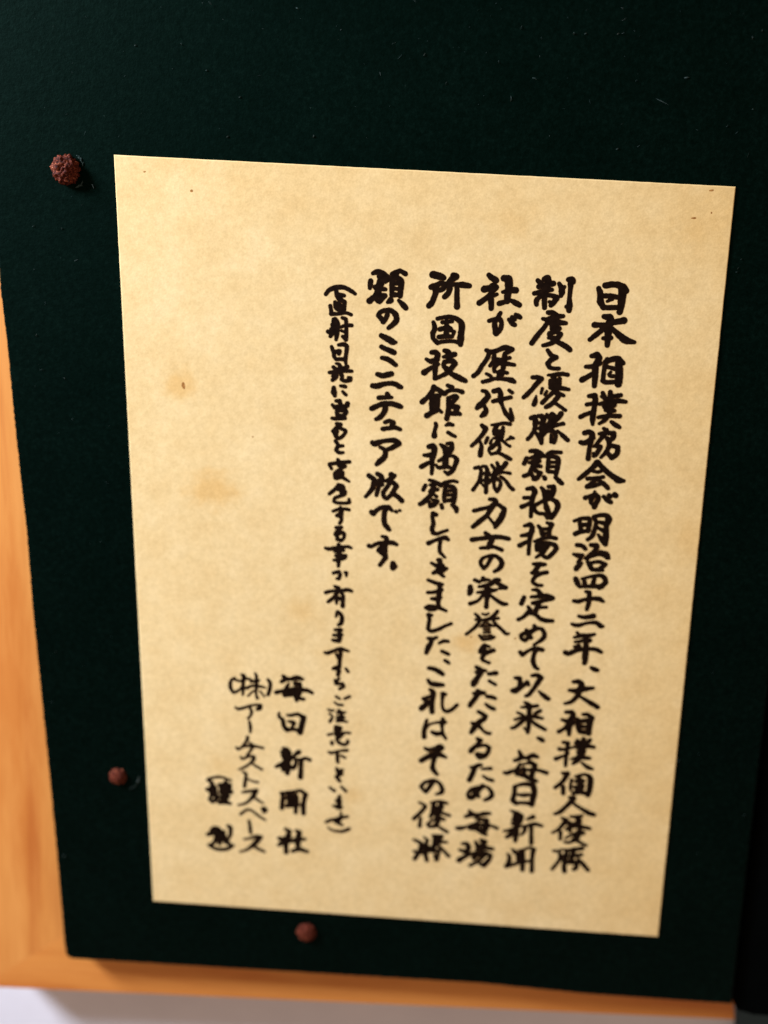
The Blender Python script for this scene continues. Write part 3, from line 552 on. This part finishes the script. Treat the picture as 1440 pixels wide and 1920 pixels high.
'196 2021 49 278 2001 58 378 1957 66 413 1926 58;129 1917 58 93 1830 58;218 1930 49 329 1962 66;281 1959 66 271 1850 83 244 1764 74 200 1694 66 122 1630 58;224 1822 50 353 1855 58;209 1804 41 345 1720 50;396 1933 58 506 1998 58 625 2031 49 699 2019 49;525 1958 58 496 1906 49;496 1906 58 481 1753 58 497 1636 58;527 1924 49 625 1922 66 670 1849 74 667 1663 75;517 1831 50 629 1855 50;506 1755 50 635 1771 50;496 1653 50 625 1678 58',
'53 1558 67 139 1614 66 192 1685 66;276 1656 50 367 1636 58 322 1566 66 243 1527 67;222 1602 58 243 1536 58;318 1633 58 307 1548 66;445 1565 58 465 1507 58;640 1577 58 718 1514 75 730 1456 58;489 1644 50 643 1662 58;669 1756 66 669 1630 66',
'359 1373 67 301 1395 67 298 1309 58 321 1199 67 303 1095 67 325 1019 67 400 1007 59 488 1047 50 584 1087 50',
'255 816 76 327 855 59 447 915 59 561 939 76 612 908 59;473 891 59 465 760 59 480 657 59 578 559 42',
'458 499 68 491 501 68;482 500 68 501 344 94 455 288 77 383 239 60;337 430 51 466 377 68 547 399 60;499 370 68 626 343 51 490 255 77;490 255 68 578 182 51',
'292 92 51 403 55 60 505 27 69 564 22 52;299 -156 52 432 -138 60 554 -85 69;382 -275 52 457 -270 69 539 -238 69;515 10 69 522 -105 77 509 -285 78 517 -418 52;534 -417 61 455 -485 52 354 -492 61 285 -461 61 366 -419 52 519 -445 61 666 -498 52',
'403 -606 52 344 -601 70 367 -698 61 357 -808 62 363 -898 62 424 -930 62 564 -875 62 678 -804 53 784 -752 53',
'366 -1080 54 451 -1084 63 525 -1051 54;425 -1085 72 423 -1177 72 378 -1272 82 351 -1384 64;583 -1166 45 665 -1115 63 750 -1118 54;645 -1327 55 724 -1358 64 776 -1382 55',
'717 -1516 56 762 -1540 65 797 -1566 47',
'421 -1694 66 516 -1706 75 622 -1754 85 694 -1805 66;420 -1946 57 484 -2016 77 597 -2027 86 709 -2029 67',
'466 -2140 48 531 -2201 87 532 -2361 78 524 -2504 79 540 -2617 80;350 -2346 59 442 -2302 58 501 -2279 58;368 -2364 59 439 -2396 59;466 -2404 78 393 -2485 89 328 -2556 89;773 -2221 58 721 -2216 78 721 -2348 49 731 -2489 49 780 -2572 60 849 -2576 69 932 -2523 59 1012 -2431 59',
'447 -2796 50 427 -2893 61 409 -3020 71 418 -3164 82;424 -2990 61 505 -2888 40 624 -2841 40 727 -2824 60;756 -2745 60 770 -2821 91 813 -2817 60;746 -2851 71 764 -2994 51 778 -3070 72;567 -3047 61 657 -3079 82 751 -3062 72;779 -3080 61 846 -3171 51',
'450 -3404 52 522 -3438 73 625 -3401 62 744 -3353 94 799 -3379 62;765 -3401 83 648 -3487 73;397 -3682 94 498 -3606 94 616 -3538 104 756 -3528 94 873 -3578 52;654 -3575 84 629 -3733 73 636 -3851 84 723 -3963 63',
'662 -4116 85 592 -4261 74 528 -4375 64 471 -4320 64 423 -4263 64 480 -4179 63 583 -4122 63 688 -4104 63 799 -4175 63 850 -4291 74 837 -4362 74 734 -4410 42',
'409 -4615 38 510 -4668 56 531 -4716 66 450 -4844 66 324 -4995 66;457 -4965 47 451 -5159 66;640 -4607 38 806 -4564 56 959 -4593 56;704 -4633 75 697 -4805 85 652 -4930 57;846 -4622 84 823 -4825 94;728 -4731 75 868 -4691 75;735 -4842 75 858 -4812 75;787 -4818 94 799 -4999 85;858 -4812 57 1032 -4870 57;866 -4933 57 931 -4969 57;779 -4960 57 692 -5008 47 608 -5096 57 648 -5154 57 754 -5135 66;817 -4998 85 771 -5124 76;807 -5121 47 919 -5194 57 1013 -5248 57',
'353 -5474 47 445 -5508 65 510 -5544 56;555 -5396 37 631 -5462 56 590 -5662 75 643 -5938 66;510 -5544 65 485 -5722 75 397 -5915 75;518 -5667 75 659 -5625 75;542 -5769 66 665 -5707 75;377 -5740 56 470 -5775 56;732 -5352 56 912 -5348 65;773 -5431 75 888 -5401 75;787 -5368 84 781 -5543 93 719 -5703 75;780 -5533 75 938 -5479 56 1020 -5483 47;874 -5588 56 970 -5683 56 1077 -5799 66;737 -5702 75 862 -5692 75 869 -5795 56 840 -5901 75 797 -5801 56'],
[
'-1012 5639 53 -936 5666 76 -850 5648 84 -770 5599 76 -699 5558 61;-1044 5509 69 -1049 5449 69 -1054 5388 54;-894 5593 76 -852 5535 107 -900 5419 99 -926 5304 77 -984 5225 77 -1051 5168 85;-962 5408 69 -844 5384 61 -782 5380 54;-814 5537 107 -768 5554 91;-896 5321 69 -862 5262 77 -785 5273 69 -843 5202 69 -872 5155 54;-969 5241 69 -896 5169 62;-680 5642 61 -605 5676 68 -537 5702 61 -450 5661 68;-603 5638 68 -646 5591 76;-676 5574 69 -669 5431 69 -669 5287 61;-661 5567 61 -569 5580 68 -511 5523 76 -520 5401 76 -521 5280 69;-657 5492 61 -541 5498 61;-652 5402 54 -559 5399 53;-662 5295 69 -546 5301 61;-681 5218 69 -732 5162 46;-695 5187 77 -672 5196 69;-540 5203 46 -450 5124 77 -409 5080 69',
'-724 5010 62 -735 4917 62 -793 4822 70 -827 4874 70 -884 4924 62 -848 4988 62 -756 5023 62 -663 5021 69 -581 4956 77 -561 4865 77 -619 4785 70 -694 4719 54',
'-812 4581 70 -716 4540 86 -603 4484 86 -555 4479 47',
'-802 4387 63 -706 4346 70 -577 4298 78;-784 4192 55 -665 4168 71 -534 4081 63',
'-849 3897 63 -745 3879 79 -604 3919 79;-926 3686 72 -839 3691 79 -682 3740 63 -548 3747 71 -466 3712 79 -418 3691 64',
'-657 3558 64 -606 3497 56;-804 3477 64 -709 3491 64 -574 3498 48;-922 3277 72 -821 3332 72 -687 3379 80 -544 3380 72 -447 3353 80 -398 3340 64;-703 3379 64 -675 3300 80 -710 3193 72 -771 3124 72 -833 3088 56',
'-670 3041 56 -591 3070 64 -526 3041 81 -546 2967 73;-704 2917 65 -601 2939 65 -481 2955 65 -391 2927 57',
'-876 2653 73 -827 2640 89 -708 2688 65 -589 2711 65 -476 2718 81 -393 2665 73 -502 2593 73 -612 2537 57;-735 2579 49 -661 2542 65 -633 2478 73 -653 2394 82 -730 2315 82 -784 2254 57',
'-912 2037 74 -828 1984 74;-759 2080 66 -692 2042 74 -673 1977 66 -760 1929 66;-811 1968 74 -828 1824 75 -881 1728 66 -951 1639 58;-664 1977 58 -614 1955 50;-759 1913 91 -668 1885 74;-709 1882 66 -736 1779 66 -756 1677 58;-507 2079 82 -441 2066 58 -511 2003 74 -590 1956 50;-509 1961 74 -560 1857 66 -635 1726 66 -607 1644 66 -565 1621 58 -479 1711 66 -428 1815 74 -398 1867 74 -450 1923 74 -516 1944 58;-472 1728 75 -371 1675 75 -285 1596 75',
'-830 1349 75 -796 1317 75 -726 1399 67 -622 1456 67 -523 1454 75 -454 1399 50;-571 1434 75 -598 1304 75 -581 1151 76 -528 1077 76 -484 1028 59;-380 1386 58 -371 1378 50;-316 1416 42 -307 1408 42',
'-610 891 51 -543 878 68 -524 836 68 -552 730 85 -544 574 77 -531 487 77 -569 415 68 -623 332 68;-849 694 68 -799 688 59 -694 747 59 -554 773 68 -422 782 76 -337 752 59;-568 729 51 -647 654 68 -678 609 51 -575 546 68;-613 630 76 -579 606 68',
'-383 374 85 -372 313 111 -379 287 86'],
[
'-1817 5241 53 -1765 5312 59 -1681 5355 66 -1581 5375 66 -1472 5366 59 -1385 5325 59 -1305 5276 46',
'-1641 5326 59 -1622 5236 60 -1589 5177 60;-1607 5252 53 -1498 5235 53;-1623 5267 46 -1558 5194 60;-1649 5113 53 -1637 5022 53 -1581 4986 53 -1488 4999 60;-1589 5177 60 -1486 5129 60 -1489 5014 60;-1586 5101 60 -1552 5042 73;-1732 5047 53 -1713 4964 53 -1711 4910 60 -1586 4917 47 -1454 4940 47 -1360 4914 47',
'-1669 4820 47 -1672 4696 60 -1692 4602 60;-1638 4822 60 -1588 4747 60 -1597 4584 67 -1608 4467 47;-1681 4719 60 -1602 4723 67;-1710 4648 40 -1631 4637 80;-1755 4599 60 -1692 4587 74;-1630 4621 54 -1713 4516 47;-1513 4852 47 -1450 4832 53 -1439 4748 53 -1432 4593 54 -1436 4477 61;-1538 4688 40 -1446 4724 47 -1344 4730 53;-1520 4627 40 -1457 4608 40;-1493 4528 47 -1444 4484 54',
'-1682 4338 47 -1647 4246 54 -1629 4169 54 -1595 4123 47;-1558 4376 47 -1463 4389 61 -1415 4353 61 -1418 4243 54 -1429 4125 54 -1408 4008 34;-1616 4248 61 -1538 4268 61 -1551 4220 54;-1595 4123 54 -1437 4132 54',
'-1592 4045 34 -1536 4032 54 -1510 3978 68;-1637 3979 54 -1572 3935 61;-1392 4001 61 -1470 3957 68;-1705 3880 48 -1626 3893 61 -1509 3947 75 -1429 3927 61 -1310 3926 48;-1572 3935 61 -1583 3816 61 -1644 3749 55;-1508 3923 61 -1480 3821 55 -1486 3766 48 -1422 3745 55 -1327 3767 55 -1321 3807 48 -1369 3812 34;-1640 3852 34 -1647 3820 41',
'-1616 3615 55 -1613 3535 82 -1594 3472 55;-1497 3653 41 -1434 3649 55 -1409 3642 48;-1454 3552 41 -1396 3499 48',
'-1567 3377 48 -1503 3381 62 -1484 3317 69;-1628 3301 48 -1586 3255 55;-1357 3341 69 -1387 3291 55;-1563 3272 62 -1403 3290 62 -1355 3300 55;-1544 3209 62 -1400 3225 69 -1375 3186 62 -1412 3127 62;-1543 3176 62 -1541 3120 49;-1541 3120 49 -1428 3126 42;-1627 3058 49 -1554 3054 56 -1394 3072 56',
'-1543 2965 49 -1470 2953 63 -1524 2893 70 -1602 2823 56;-1467 2880 49 -1385 2852 56 -1376 2812 49 -1429 2735 56 -1492 2699 56 -1542 2728 56 -1576 2792 56;-1546 2826 84 -1543 2761 63',
'-1547 2646 56 -1513 2599 56;-1414 2563 49 -1494 2550 56 -1532 2482 56 -1482 2435 56 -1401 2440 42',
'-1493 2302 49 -1450 2238 64;-1644 2210 50 -1523 2234 57 -1402 2258 57 -1280 2273 56;-1643 2193 50 -1600 2121 43;-1472 2187 50 -1358 2186 57 -1406 2149 42;-1437 2122 57 -1532 2050 50 -1529 1958 57;-1485 2086 64 -1402 2066 64 -1415 1990 57 -1512 1950 57;-1466 2037 78 -1449 2005 64;-1399 1974 57 -1315 1929 43 -1273 1906 36',
'-1467 1836 50 -1392 1806 64 -1373 1757 64 -1403 1671 57;-1457 1811 64 -1536 1730 57 -1624 1649 50;-1472 1751 64 -1339 1708 57 -1353 1657 57 -1450 1609 50 -1522 1570 50 -1536 1510 50 -1478 1488 50 -1330 1489 50 -1248 1511 50 -1259 1569 43',
'-1409 1407 43 -1390 1349 65 -1394 1246 65 -1383 1161 51 -1413 1099 51;-1546 1322 43 -1448 1362 50 -1325 1378 50 -1251 1366 50;-1468 1233 43 -1402 1237 58;-1485 1240 36 -1421 1295 43',
'-1476 1009 51 -1377 1023 51 -1456 932 58 -1488 878 51;-1471 871 66 -1373 920 58 -1322 897 58 -1320 828 51 -1367 765 58 -1442 786 66 -1454 863 51',
'-1414 683 58 -1401 571 81 -1404 440 73 -1405 255 52;-1660 598 44 -1593 585 59 -1419 622 59 -1254 650 51 -1178 629 44;-1475 549 59 -1326 576 59;-1455 463 59 -1272 474 51 -1303 420 59 -1435 385 59;-1493 372 44 -1401 361 59',
'-1492 117 52 -1393 150 59 -1365 90 59 -1387 9 59 -1421 7 44;-1275 140 44 -1242 142 44 -1247 71 37',
'-1457 -147 45 -1388 -178 67 -1410 -278 60 -1465 -371 60 -1572 -468 52;-1621 -283 60 -1512 -249 52 -1344 -229 60 -1219 -203 60 -1134 -224 52;-1425 -315 52 -1412 -430 52 -1410 -493 37;-1343 -255 45 -1290 -332 60 -1293 -449 60 -1290 -539 67;-1423 -368 67 -1321 -397 67',
'-1395 -672 53 -1408 -755 38;-1378 -653 53 -1308 -721 60 -1296 -811 68 -1310 -884 69 -1359 -924 46',
'-1415 -1028 54 -1296 -1020 54;-1436 -1139 54 -1292 -1120 62;-1330 -1013 62 -1323 -1196 78;-1450 -1241 55 -1338 -1252 70 -1314 -1223 47',
'-1298 -1396 47 -1293 -1516 64 -1305 -1656 64 -1300 -1786 57;-1594 -1509 48 -1534 -1514 64 -1424 -1460 55 -1297 -1415 63 -1142 -1450 40;-1379 -1522 40 -1325 -1592 72',
'-1419 -1832 57 -1351 -1808 81 -1314 -1871 73 -1327 -1965 57;-1178 -1815 41 -1133 -1877 49',
'-1299 -2029 41 -1340 -2088 50 -1355 -2136 58;-1337 -2154 50 -1226 -2137 50 -1206 -2192 58 -1282 -2254 50;-1375 -2072 49 -1364 -2146 50',
'-1345 -2419 42 -1273 -2462 42;-1178 -2455 42 -1085 -2401 51;-1366 -2544 34 -1303 -2587 43 -1216 -2591 43',
'-1491 -2706 34 -1420 -2729 43 -1377 -2717 34;-1461 -2799 35 -1416 -2825 43;-1397 -2872 43 -1430 -2941 52 -1446 -2971 44;-1281 -2710 52 -1227 -2763 60 -1221 -2907 78;-1314 -2770 43 -1158 -2749 43;-1293 -2864 69 -1171 -2855 52;-1298 -2941 61 -1194 -2934 52 -1106 -2947 35',
'-1284 -3075 70 -1264 -3151 88 -1268 -3268 98',
'-1319 -3078 79 -1231 -3091 70;-1291 -3124 114 -1259 -3267 115;-1314 -3223 71 -1182 -3232 53;-1471 -3254 44 -1384 -3228 44;-1166 -3183 44 -1043 -3184 44;-1386 -3413 63 -1385 -3442 63;-1301 -3338 54 -1236 -3421 63 -1129 -3452 54 -1070 -3389 54 -1080 -3351 45',
'-1440 -3632 45 -1386 -3647 54 -1255 -3598 45 -1080 -3566 54;-1272 -3629 54 -1267 -3756 63 -1255 -3844 54;-1190 -3692 45 -1117 -3735 45',
'-1276 -3974 45 -1247 -4041 73 -1151 -4004 45;-1245 -4101 55 -1174 -4085 73 -1225 -4139 55;-1278 -4163 55 -1203 -4257 64',
'-1393 -4421 46 -1301 -4484 55;-1162 -4383 46 -1069 -4476 55',
'-1190 -4596 55 -1204 -4678 83;-1257 -4712 46 -1185 -4707 74;-1185 -4727 74 -1199 -4829 92;-1306 -4827 46 -1197 -4859 74 -1144 -4845 55',
'-1148 -4967 37 -1145 -5048 37;-1436 -5203 56 -1348 -5155 56 -1259 -5128 56 -1135 -5078 65 -1010 -5048 46;-1153 -5069 65 -1177 -5152 65;-1276 -5160 56 -1202 -5216 56 -1110 -5249 47',
'-1396 -5323 28 -1322 -5379 37 -1212 -5401 47 -1095 -5392 56 -998 -5343 56 -963 -5320 47'],
[
'-2389 -2059 57 -2336 -2102 77;-2420 -2183 58 -2335 -2121 77 -2240 -2114 67 -2119 -2077 86 -2015 -2098 58;-2272 -2210 39 -2322 -2308 68 -2353 -2434 69;-2355 -2368 78 -2344 -2462 79;-2151 -2202 77 -2064 -2205 77 -2068 -2347 98 -2109 -2464 98 -2115 -2560 59;-2108 -2502 69 -1976 -2521 59;-2519 -2417 69 -2372 -2369 68 -2199 -2338 88 -2026 -2325 78 -1895 -2335 68 -1815 -2377 59;-2353 -2462 69 -2214 -2434 88 -2092 -2444 88;-2233 -2378 117 -2156 -2316 88',
'-2448 -2851 40 -2447 -2928 51 -2375 -3000 71 -2345 -3133 72 -2282 -3206 82;-2290 -2888 40 -2202 -2882 60 -2080 -2854 60 -1965 -2913 81;-1965 -2913 91 -1995 -3079 92 -2025 -3245 93;-2260 -3021 41 -2163 -3033 71 -2145 -3061 61 -2195 -3151 41;-2282 -3206 72 -2159 -3187 62 -2018 -3206 72',
'-2342 -3620 63 -2270 -3654 95 -2233 -3710 84;-2375 -3701 63 -2286 -3733 105;-2338 -3777 95 -2232 -3769 95;-2304 -3735 105 -2283 -3851 116;-2483 -4034 53 -2378 -3977 85 -2282 -3911 95 -2117 -3760 53;-2265 -3870 95 -2243 -4017 95 -2257 -4167 74;-2350 -4015 95 -2295 -4070 96;-2348 -4104 53 -2287 -4069 64;-2040 -3676 84 -2109 -3740 63;-2161 -3783 53 -2088 -3837 53 -1999 -3840 63 -1894 -3803 63 -1813 -3836 63;-2088 -3857 53 -2102 -3976 64 -2145 -4039 74;-2190 -4003 53 -2145 -4039 53;-1990 -3869 74 -1985 -4047 74 -1988 -4236 85',
'-2372 -4605 43 -2325 -4693 75 -2340 -4825 75 -2346 -4957 76;-2362 -4625 54 -2229 -4595 64 -2095 -4564 54 -1979 -4535 64 -1870 -4608 75 -1902 -4741 75 -1914 -4944 76 -1902 -5045 76;-2190 -4682 64 -2047 -4681 64;-2137 -4678 107 -2114 -4858 108;-2239 -4898 76 -2087 -4866 86 -1970 -4858 43;-2059 -4905 65 -2064 -5037 65;-2227 -4645 64 -2225 -4745 65;-2066 -4633 54 -2063 -4753 65;-2189 -4743 65 -2045 -4732 64;-2205 -4815 75 -2044 -4792 75',
'-2262 -5431 55 -2170 -5486 76;-2204 -5561 87 -2185 -5601 98;-2383 -5657 66 -2292 -5671 88 -2167 -5599 77;-2247 -5667 120 -2309 -5745 88 -2380 -5813 66;-2245 -5740 88 -2230 -5978 77;-2200 -5705 88 -2109 -5698 77 -2020 -5650 77 -1857 -5637 55;-2043 -5455 55 -1970 -5481 76 -1994 -5617 98 -1998 -5772 88 -1986 -5875 77;-2103 -5937 66 -1986 -5886 77 -1904 -5890 77 -1803 -5923 66'],
[
'-3333 -2172 48 -3394 -2214 48 -3419 -2310 58 -3401 -2413 59 -3356 -2477 49 -3295 -2453 49 -3209 -2390 39',
'-3195 -2087 48 -3151 -2121 67 -3167 -2255 58 -3165 -2397 49 -3172 -2511 39;-3316 -2208 39 -3211 -2220 39 -3125 -2167 48 -3029 -2169 39;-3192 -2361 58 -3078 -2362 49;-2936 -2041 38 -2909 -2095 48 -2905 -2283 58 -2911 -2473 39 -2883 -2567 49;-3011 -2215 58 -2864 -2186 48;-3078 -2353 49 -2992 -2309 49 -2861 -2309 49 -2730 -2328 29;-2964 -2411 29 -3067 -2532 30;-2833 -2411 29 -2744 -2519 30',
'-2682 -2154 48 -2636 -2236 58 -2651 -2389 59 -2675 -2476 59',
'-3318 -2789 30 -3247 -2822 50 -3116 -2775 50 -2942 -2714 40 -2819 -2715 60 -2836 -2774 80 -2888 -2806 50;-3028 -2778 40 -2992 -2862 50 -3017 -2960 40 -3060 -3011 41',
'-3033 -3076 41 -3013 -3182 51 -3011 -3308 41',
'-3063 -3418 52 -3079 -3508 52 -3158 -3611 32;-3281 -3669 42 -3245 -3706 42 -3148 -3640 42 -2971 -3607 53 -2749 -3640 42;-3017 -3542 31 -2962 -3607 63 -2996 -3707 42 -3066 -3821 42',
'-3190 -3879 42 -3145 -3906 42 -3030 -3848 42 -2932 -3840 53 -2940 -3910 64 -3010 -4004 42 -3115 -4092 43 -3222 -4149 32;-2992 -3983 32 -2875 -4054 42 -2767 -4115 43',
'-3150 -4194 32 -3086 -4239 53 -3093 -4379 53 -3109 -4531 54;-3076 -4338 32 -2959 -4389 32 -2842 -4410 43',
'-3144 -4654 43 -3000 -4623 54 -2866 -4593 64 -2909 -4687 75 -2997 -4825 54 -3104 -4914 43 -3230 -4954 32;-2926 -4748 43 -2817 -4821 43 -2726 -4875 32',
'-3182 -5164 43 -3102 -5087 43 -3021 -5040 43 -2921 -5083 43 -2792 -5185 43 -2673 -5258 33;-2733 -4987 54 -2688 -4984 54 -2660 -5032 54 -2704 -5076 54 -2741 -5028 43',
'-3008 -5294 44 -2988 -5416 55 -2967 -5579 55',
'-3102 -5734 33 -2984 -5704 44 -2848 -5652 66 -2757 -5656 66 -2846 -5777 88 -2944 -5888 66 -3053 -5980 44 -3180 -6032 33;-2908 -5875 55 -2779 -5948 55 -2677 -5992 44'],
[
'-3856 -4426 46 -3766 -4380 46 -3632 -4349 45 -3497 -4369 45 -3380 -4411 36;-3856 -4436 46 -3757 -4489 55',
'-3864 -4648 65 -3756 -4620 86;-3765 -4540 86 -3720 -4607 97;-3792 -4683 86 -3701 -4686 86;-3773 -4762 76 -3665 -4774 76 -3682 -4857 76 -3754 -4923 65 -3809 -4866 65 -3791 -4804 54;-3487 -4459 75 -3469 -4538 75;-3612 -4528 75 -3397 -4512 64;-3576 -4596 86 -3405 -4593 75;-3584 -4687 86 -3377 -4672 75;-3522 -4542 129 -3503 -4701 140 -3519 -4905 97;-3574 -4808 86 -3448 -4778 86;-3610 -4922 76 -3501 -4904 87 -3393 -4936 54',
'-3742 -5547 81 -3604 -5670 111;-3715 -5524 81 -3623 -5548 81;-3842 -5678 71 -3732 -5639 91 -3568 -5605 81;-3751 -5599 101 -3623 -5589 121;-3660 -5530 91 -3640 -5725 121 -3567 -5750 111;-3514 -5580 50 -3513 -5663 51;-3442 -5451 50 -3387 -5488 70 -3385 -5653 61 -3421 -5739 51;-3713 -5782 41 -3622 -5734 91 -3513 -5704 91;-3585 -5752 91 -3439 -5802 71;-3603 -5774 91 -3603 -5878 71',
'-3822 -5926 55 -3712 -5991 66 -3574 -6011 66 -3437 -5979 66 -3328 -5898 55;-3767 -5911 66 -3676 -5821 55;-3365 -5890 55 -3475 -5826 88']]


def smooth_stroke(pts):
    """split at sharp turns of the brush, round off the rest"""
    runs, cur = [], [pts[0]]
    for i in range(1, len(pts)):
        cur.append(pts[i])
        if i < len(pts) - 1:
            a = Vector(pts[i][:2]) - Vector(pts[i - 1][:2])
            b = Vector(pts[i + 1][:2]) - Vector(pts[i][:2])
            if a.length > 1e-6 and b.length > 1e-6 and a.angle(b) > 1.05:
                runs.append(cur)
                cur = [pts[i]]
    runs.append(cur)
    out = []
    for r in runs:
        if len(r) < 2:
            continue
        P = [r[0]] + r + [r[-1]]
        s = []
        for i in range(1, len(P) - 2):
            p0, p1, p2, p3 = (Vector(p) for p in P[i - 1:i + 3])
            L = (p2.xy - p1.xy).length
            k = max(2, int(L / 0.12))
            for j in range(k):
                t = j / k
                s.append(0.5 * ((2 * p1) + (p2 - p0) * t + (2 * p0 - 5 * p1 + 4 * p2 - p3) * t * t + (3 * p1 - p0 - 3 * p2 + p3) * t ** 3))
        s.append(Vector(r[-1]))
        out.append(s)
    return out


def ribbon(bm, s, z, seed, grow=0.0, slot=0):
    f0 = len(bm.faces)
    n = len(s)
    left, right = [], []
    for i, p in enumerate(s):
        d = s[min(i + 1, n - 1)].xy - s[max(i - 1, 0)].xy
        if d.length < 1e-7:
            d = Vector((1, 0))
        d.normalize()
        nr = Vector((-d.y, d.x))
        w = max(p.z, 0.12) * 0.5 + grow
        wl = w * (1 + 0.15 * noise.noise(Vector((p.x * 2.0, p.y * 2.0, seed))) + 0.11 * noise.noise(Vector((p.x * 6, p.y * 6, seed))))
        wr = w * (1 + 0.15 * noise.noise(Vector((p.x * 2.0, p.y * 2.0, seed + 9))) + 0.11 * noise.noise(Vector((p.x * 6, p.y * 6, seed + 9))))
        left.append(p.xy + nr * wl)
        right.append(p.xy - nr * wr)

    def cap(c, d, w):
        a0 = math.atan2(d.y, d.x)
        return [c + Vector((math.cos(a0 + t), math.sin(a0 + t))) * w for t in (-1.2, -0.8, -0.4, 0, 0.4, 0.8, 1.2)]
    d1 = (s[-1].xy - s[-2].xy).normalized() if n > 1 else Vector((1, 0))
    d0 = (s[0].xy - s[1].xy).normalized()
    V = lambda p: bm.verts.new((p.x * MM, p.y * MM, z * MM))
    lv, rv = [V(p) for p in left], [V(p) for p in right]
    for i in range(n - 1):
        bm.faces.new((rv[i], rv[i + 1], lv[i + 1], lv[i]))
    c1 = [V(p) for p in cap(s[-1].xy, d1, s[-1].z * 0.5 + grow)]
    bm.faces.new([rv[-1]] + c1 + [lv[-1]])
    c0 = [V(p) for p in cap(s[0].xy, d0, s[0].z * 0.5 + grow)]
    bm.faces.new([lv[0]] + c0 + [rv[0]])
    if slot:
        bm.faces.ensure_lookup_table()
        for i in range(f0, len(bm.faces)):
            bm.faces[i].material_index = slot


for ci, chars in enumerate(TEXT):
    bm = bmesh.new()
    zi = 0
    for ch in chars:
        for st in ch.split(';'):
            v = [int(q) for q in st.split()]
            pts = [(v[i] / 100, v[i + 1] / 100, v[i + 2] / 100 * 1.27) for i in range(0, len(v), 3)]
            for s in smooth_stroke(pts):
                ribbon(bm, s, PT + 0.036 + (zi % 40) * 0.0006, ci * 31.7 + zi * 1.3)
                ribbon(bm, s, PT + 0.008 + (zi % 40) * 0.0006, ci * 31.7 + zi * 1.3 + 50, 0.050, 1)
                zi += 1
    link('text_column', bm, INK, paper).data.materials.append(BLEED)

for x, y, rx, ry, ang in [(-43.24, 34.95, 0.322, 0.662, 12), (-41.78, 68.46, 0.246, 0.246, 0), (-49.83, 71.19, 0.227, 0.132, 20), (43.61, 68.31, 0.52, 0.151, 4), (45.93, 72.89, 0.426, 0.151, 8), (20.18, -9.71, 0.189, 0.189, 0), (11.78, -9.96, 0.208, 0.189, 0), (15.67, -27.38, 0.189, 0.189, 0), (46.42, 69.31, 0.151, 0.151, 0), (-30.56, 26.32, 0.161, 0.142, 0)]:
    bm = bmesh.new()
    ca, sa = math.cos(math.radians(ang)), math.sin(math.radians(ang))
    ring = []
    for k in range(12):
        a = k / 12 * 2 * math.pi
        r = 1 + 0.25 * noise.noise(Vector((x + math.cos(a), y + math.sin(a), 2.0)))
        ex, ey = rx * r * math.cos(a), ry * r * math.sin(a)
        ring.append(bm.verts.new(((x + ex * ca - ey * sa) * MM, (y + ex * sa + ey * ca) * MM, (PT + 0.006) * MM)))
    bm.faces.new(ring)
    link('fleck', bm, FLECK, paper)
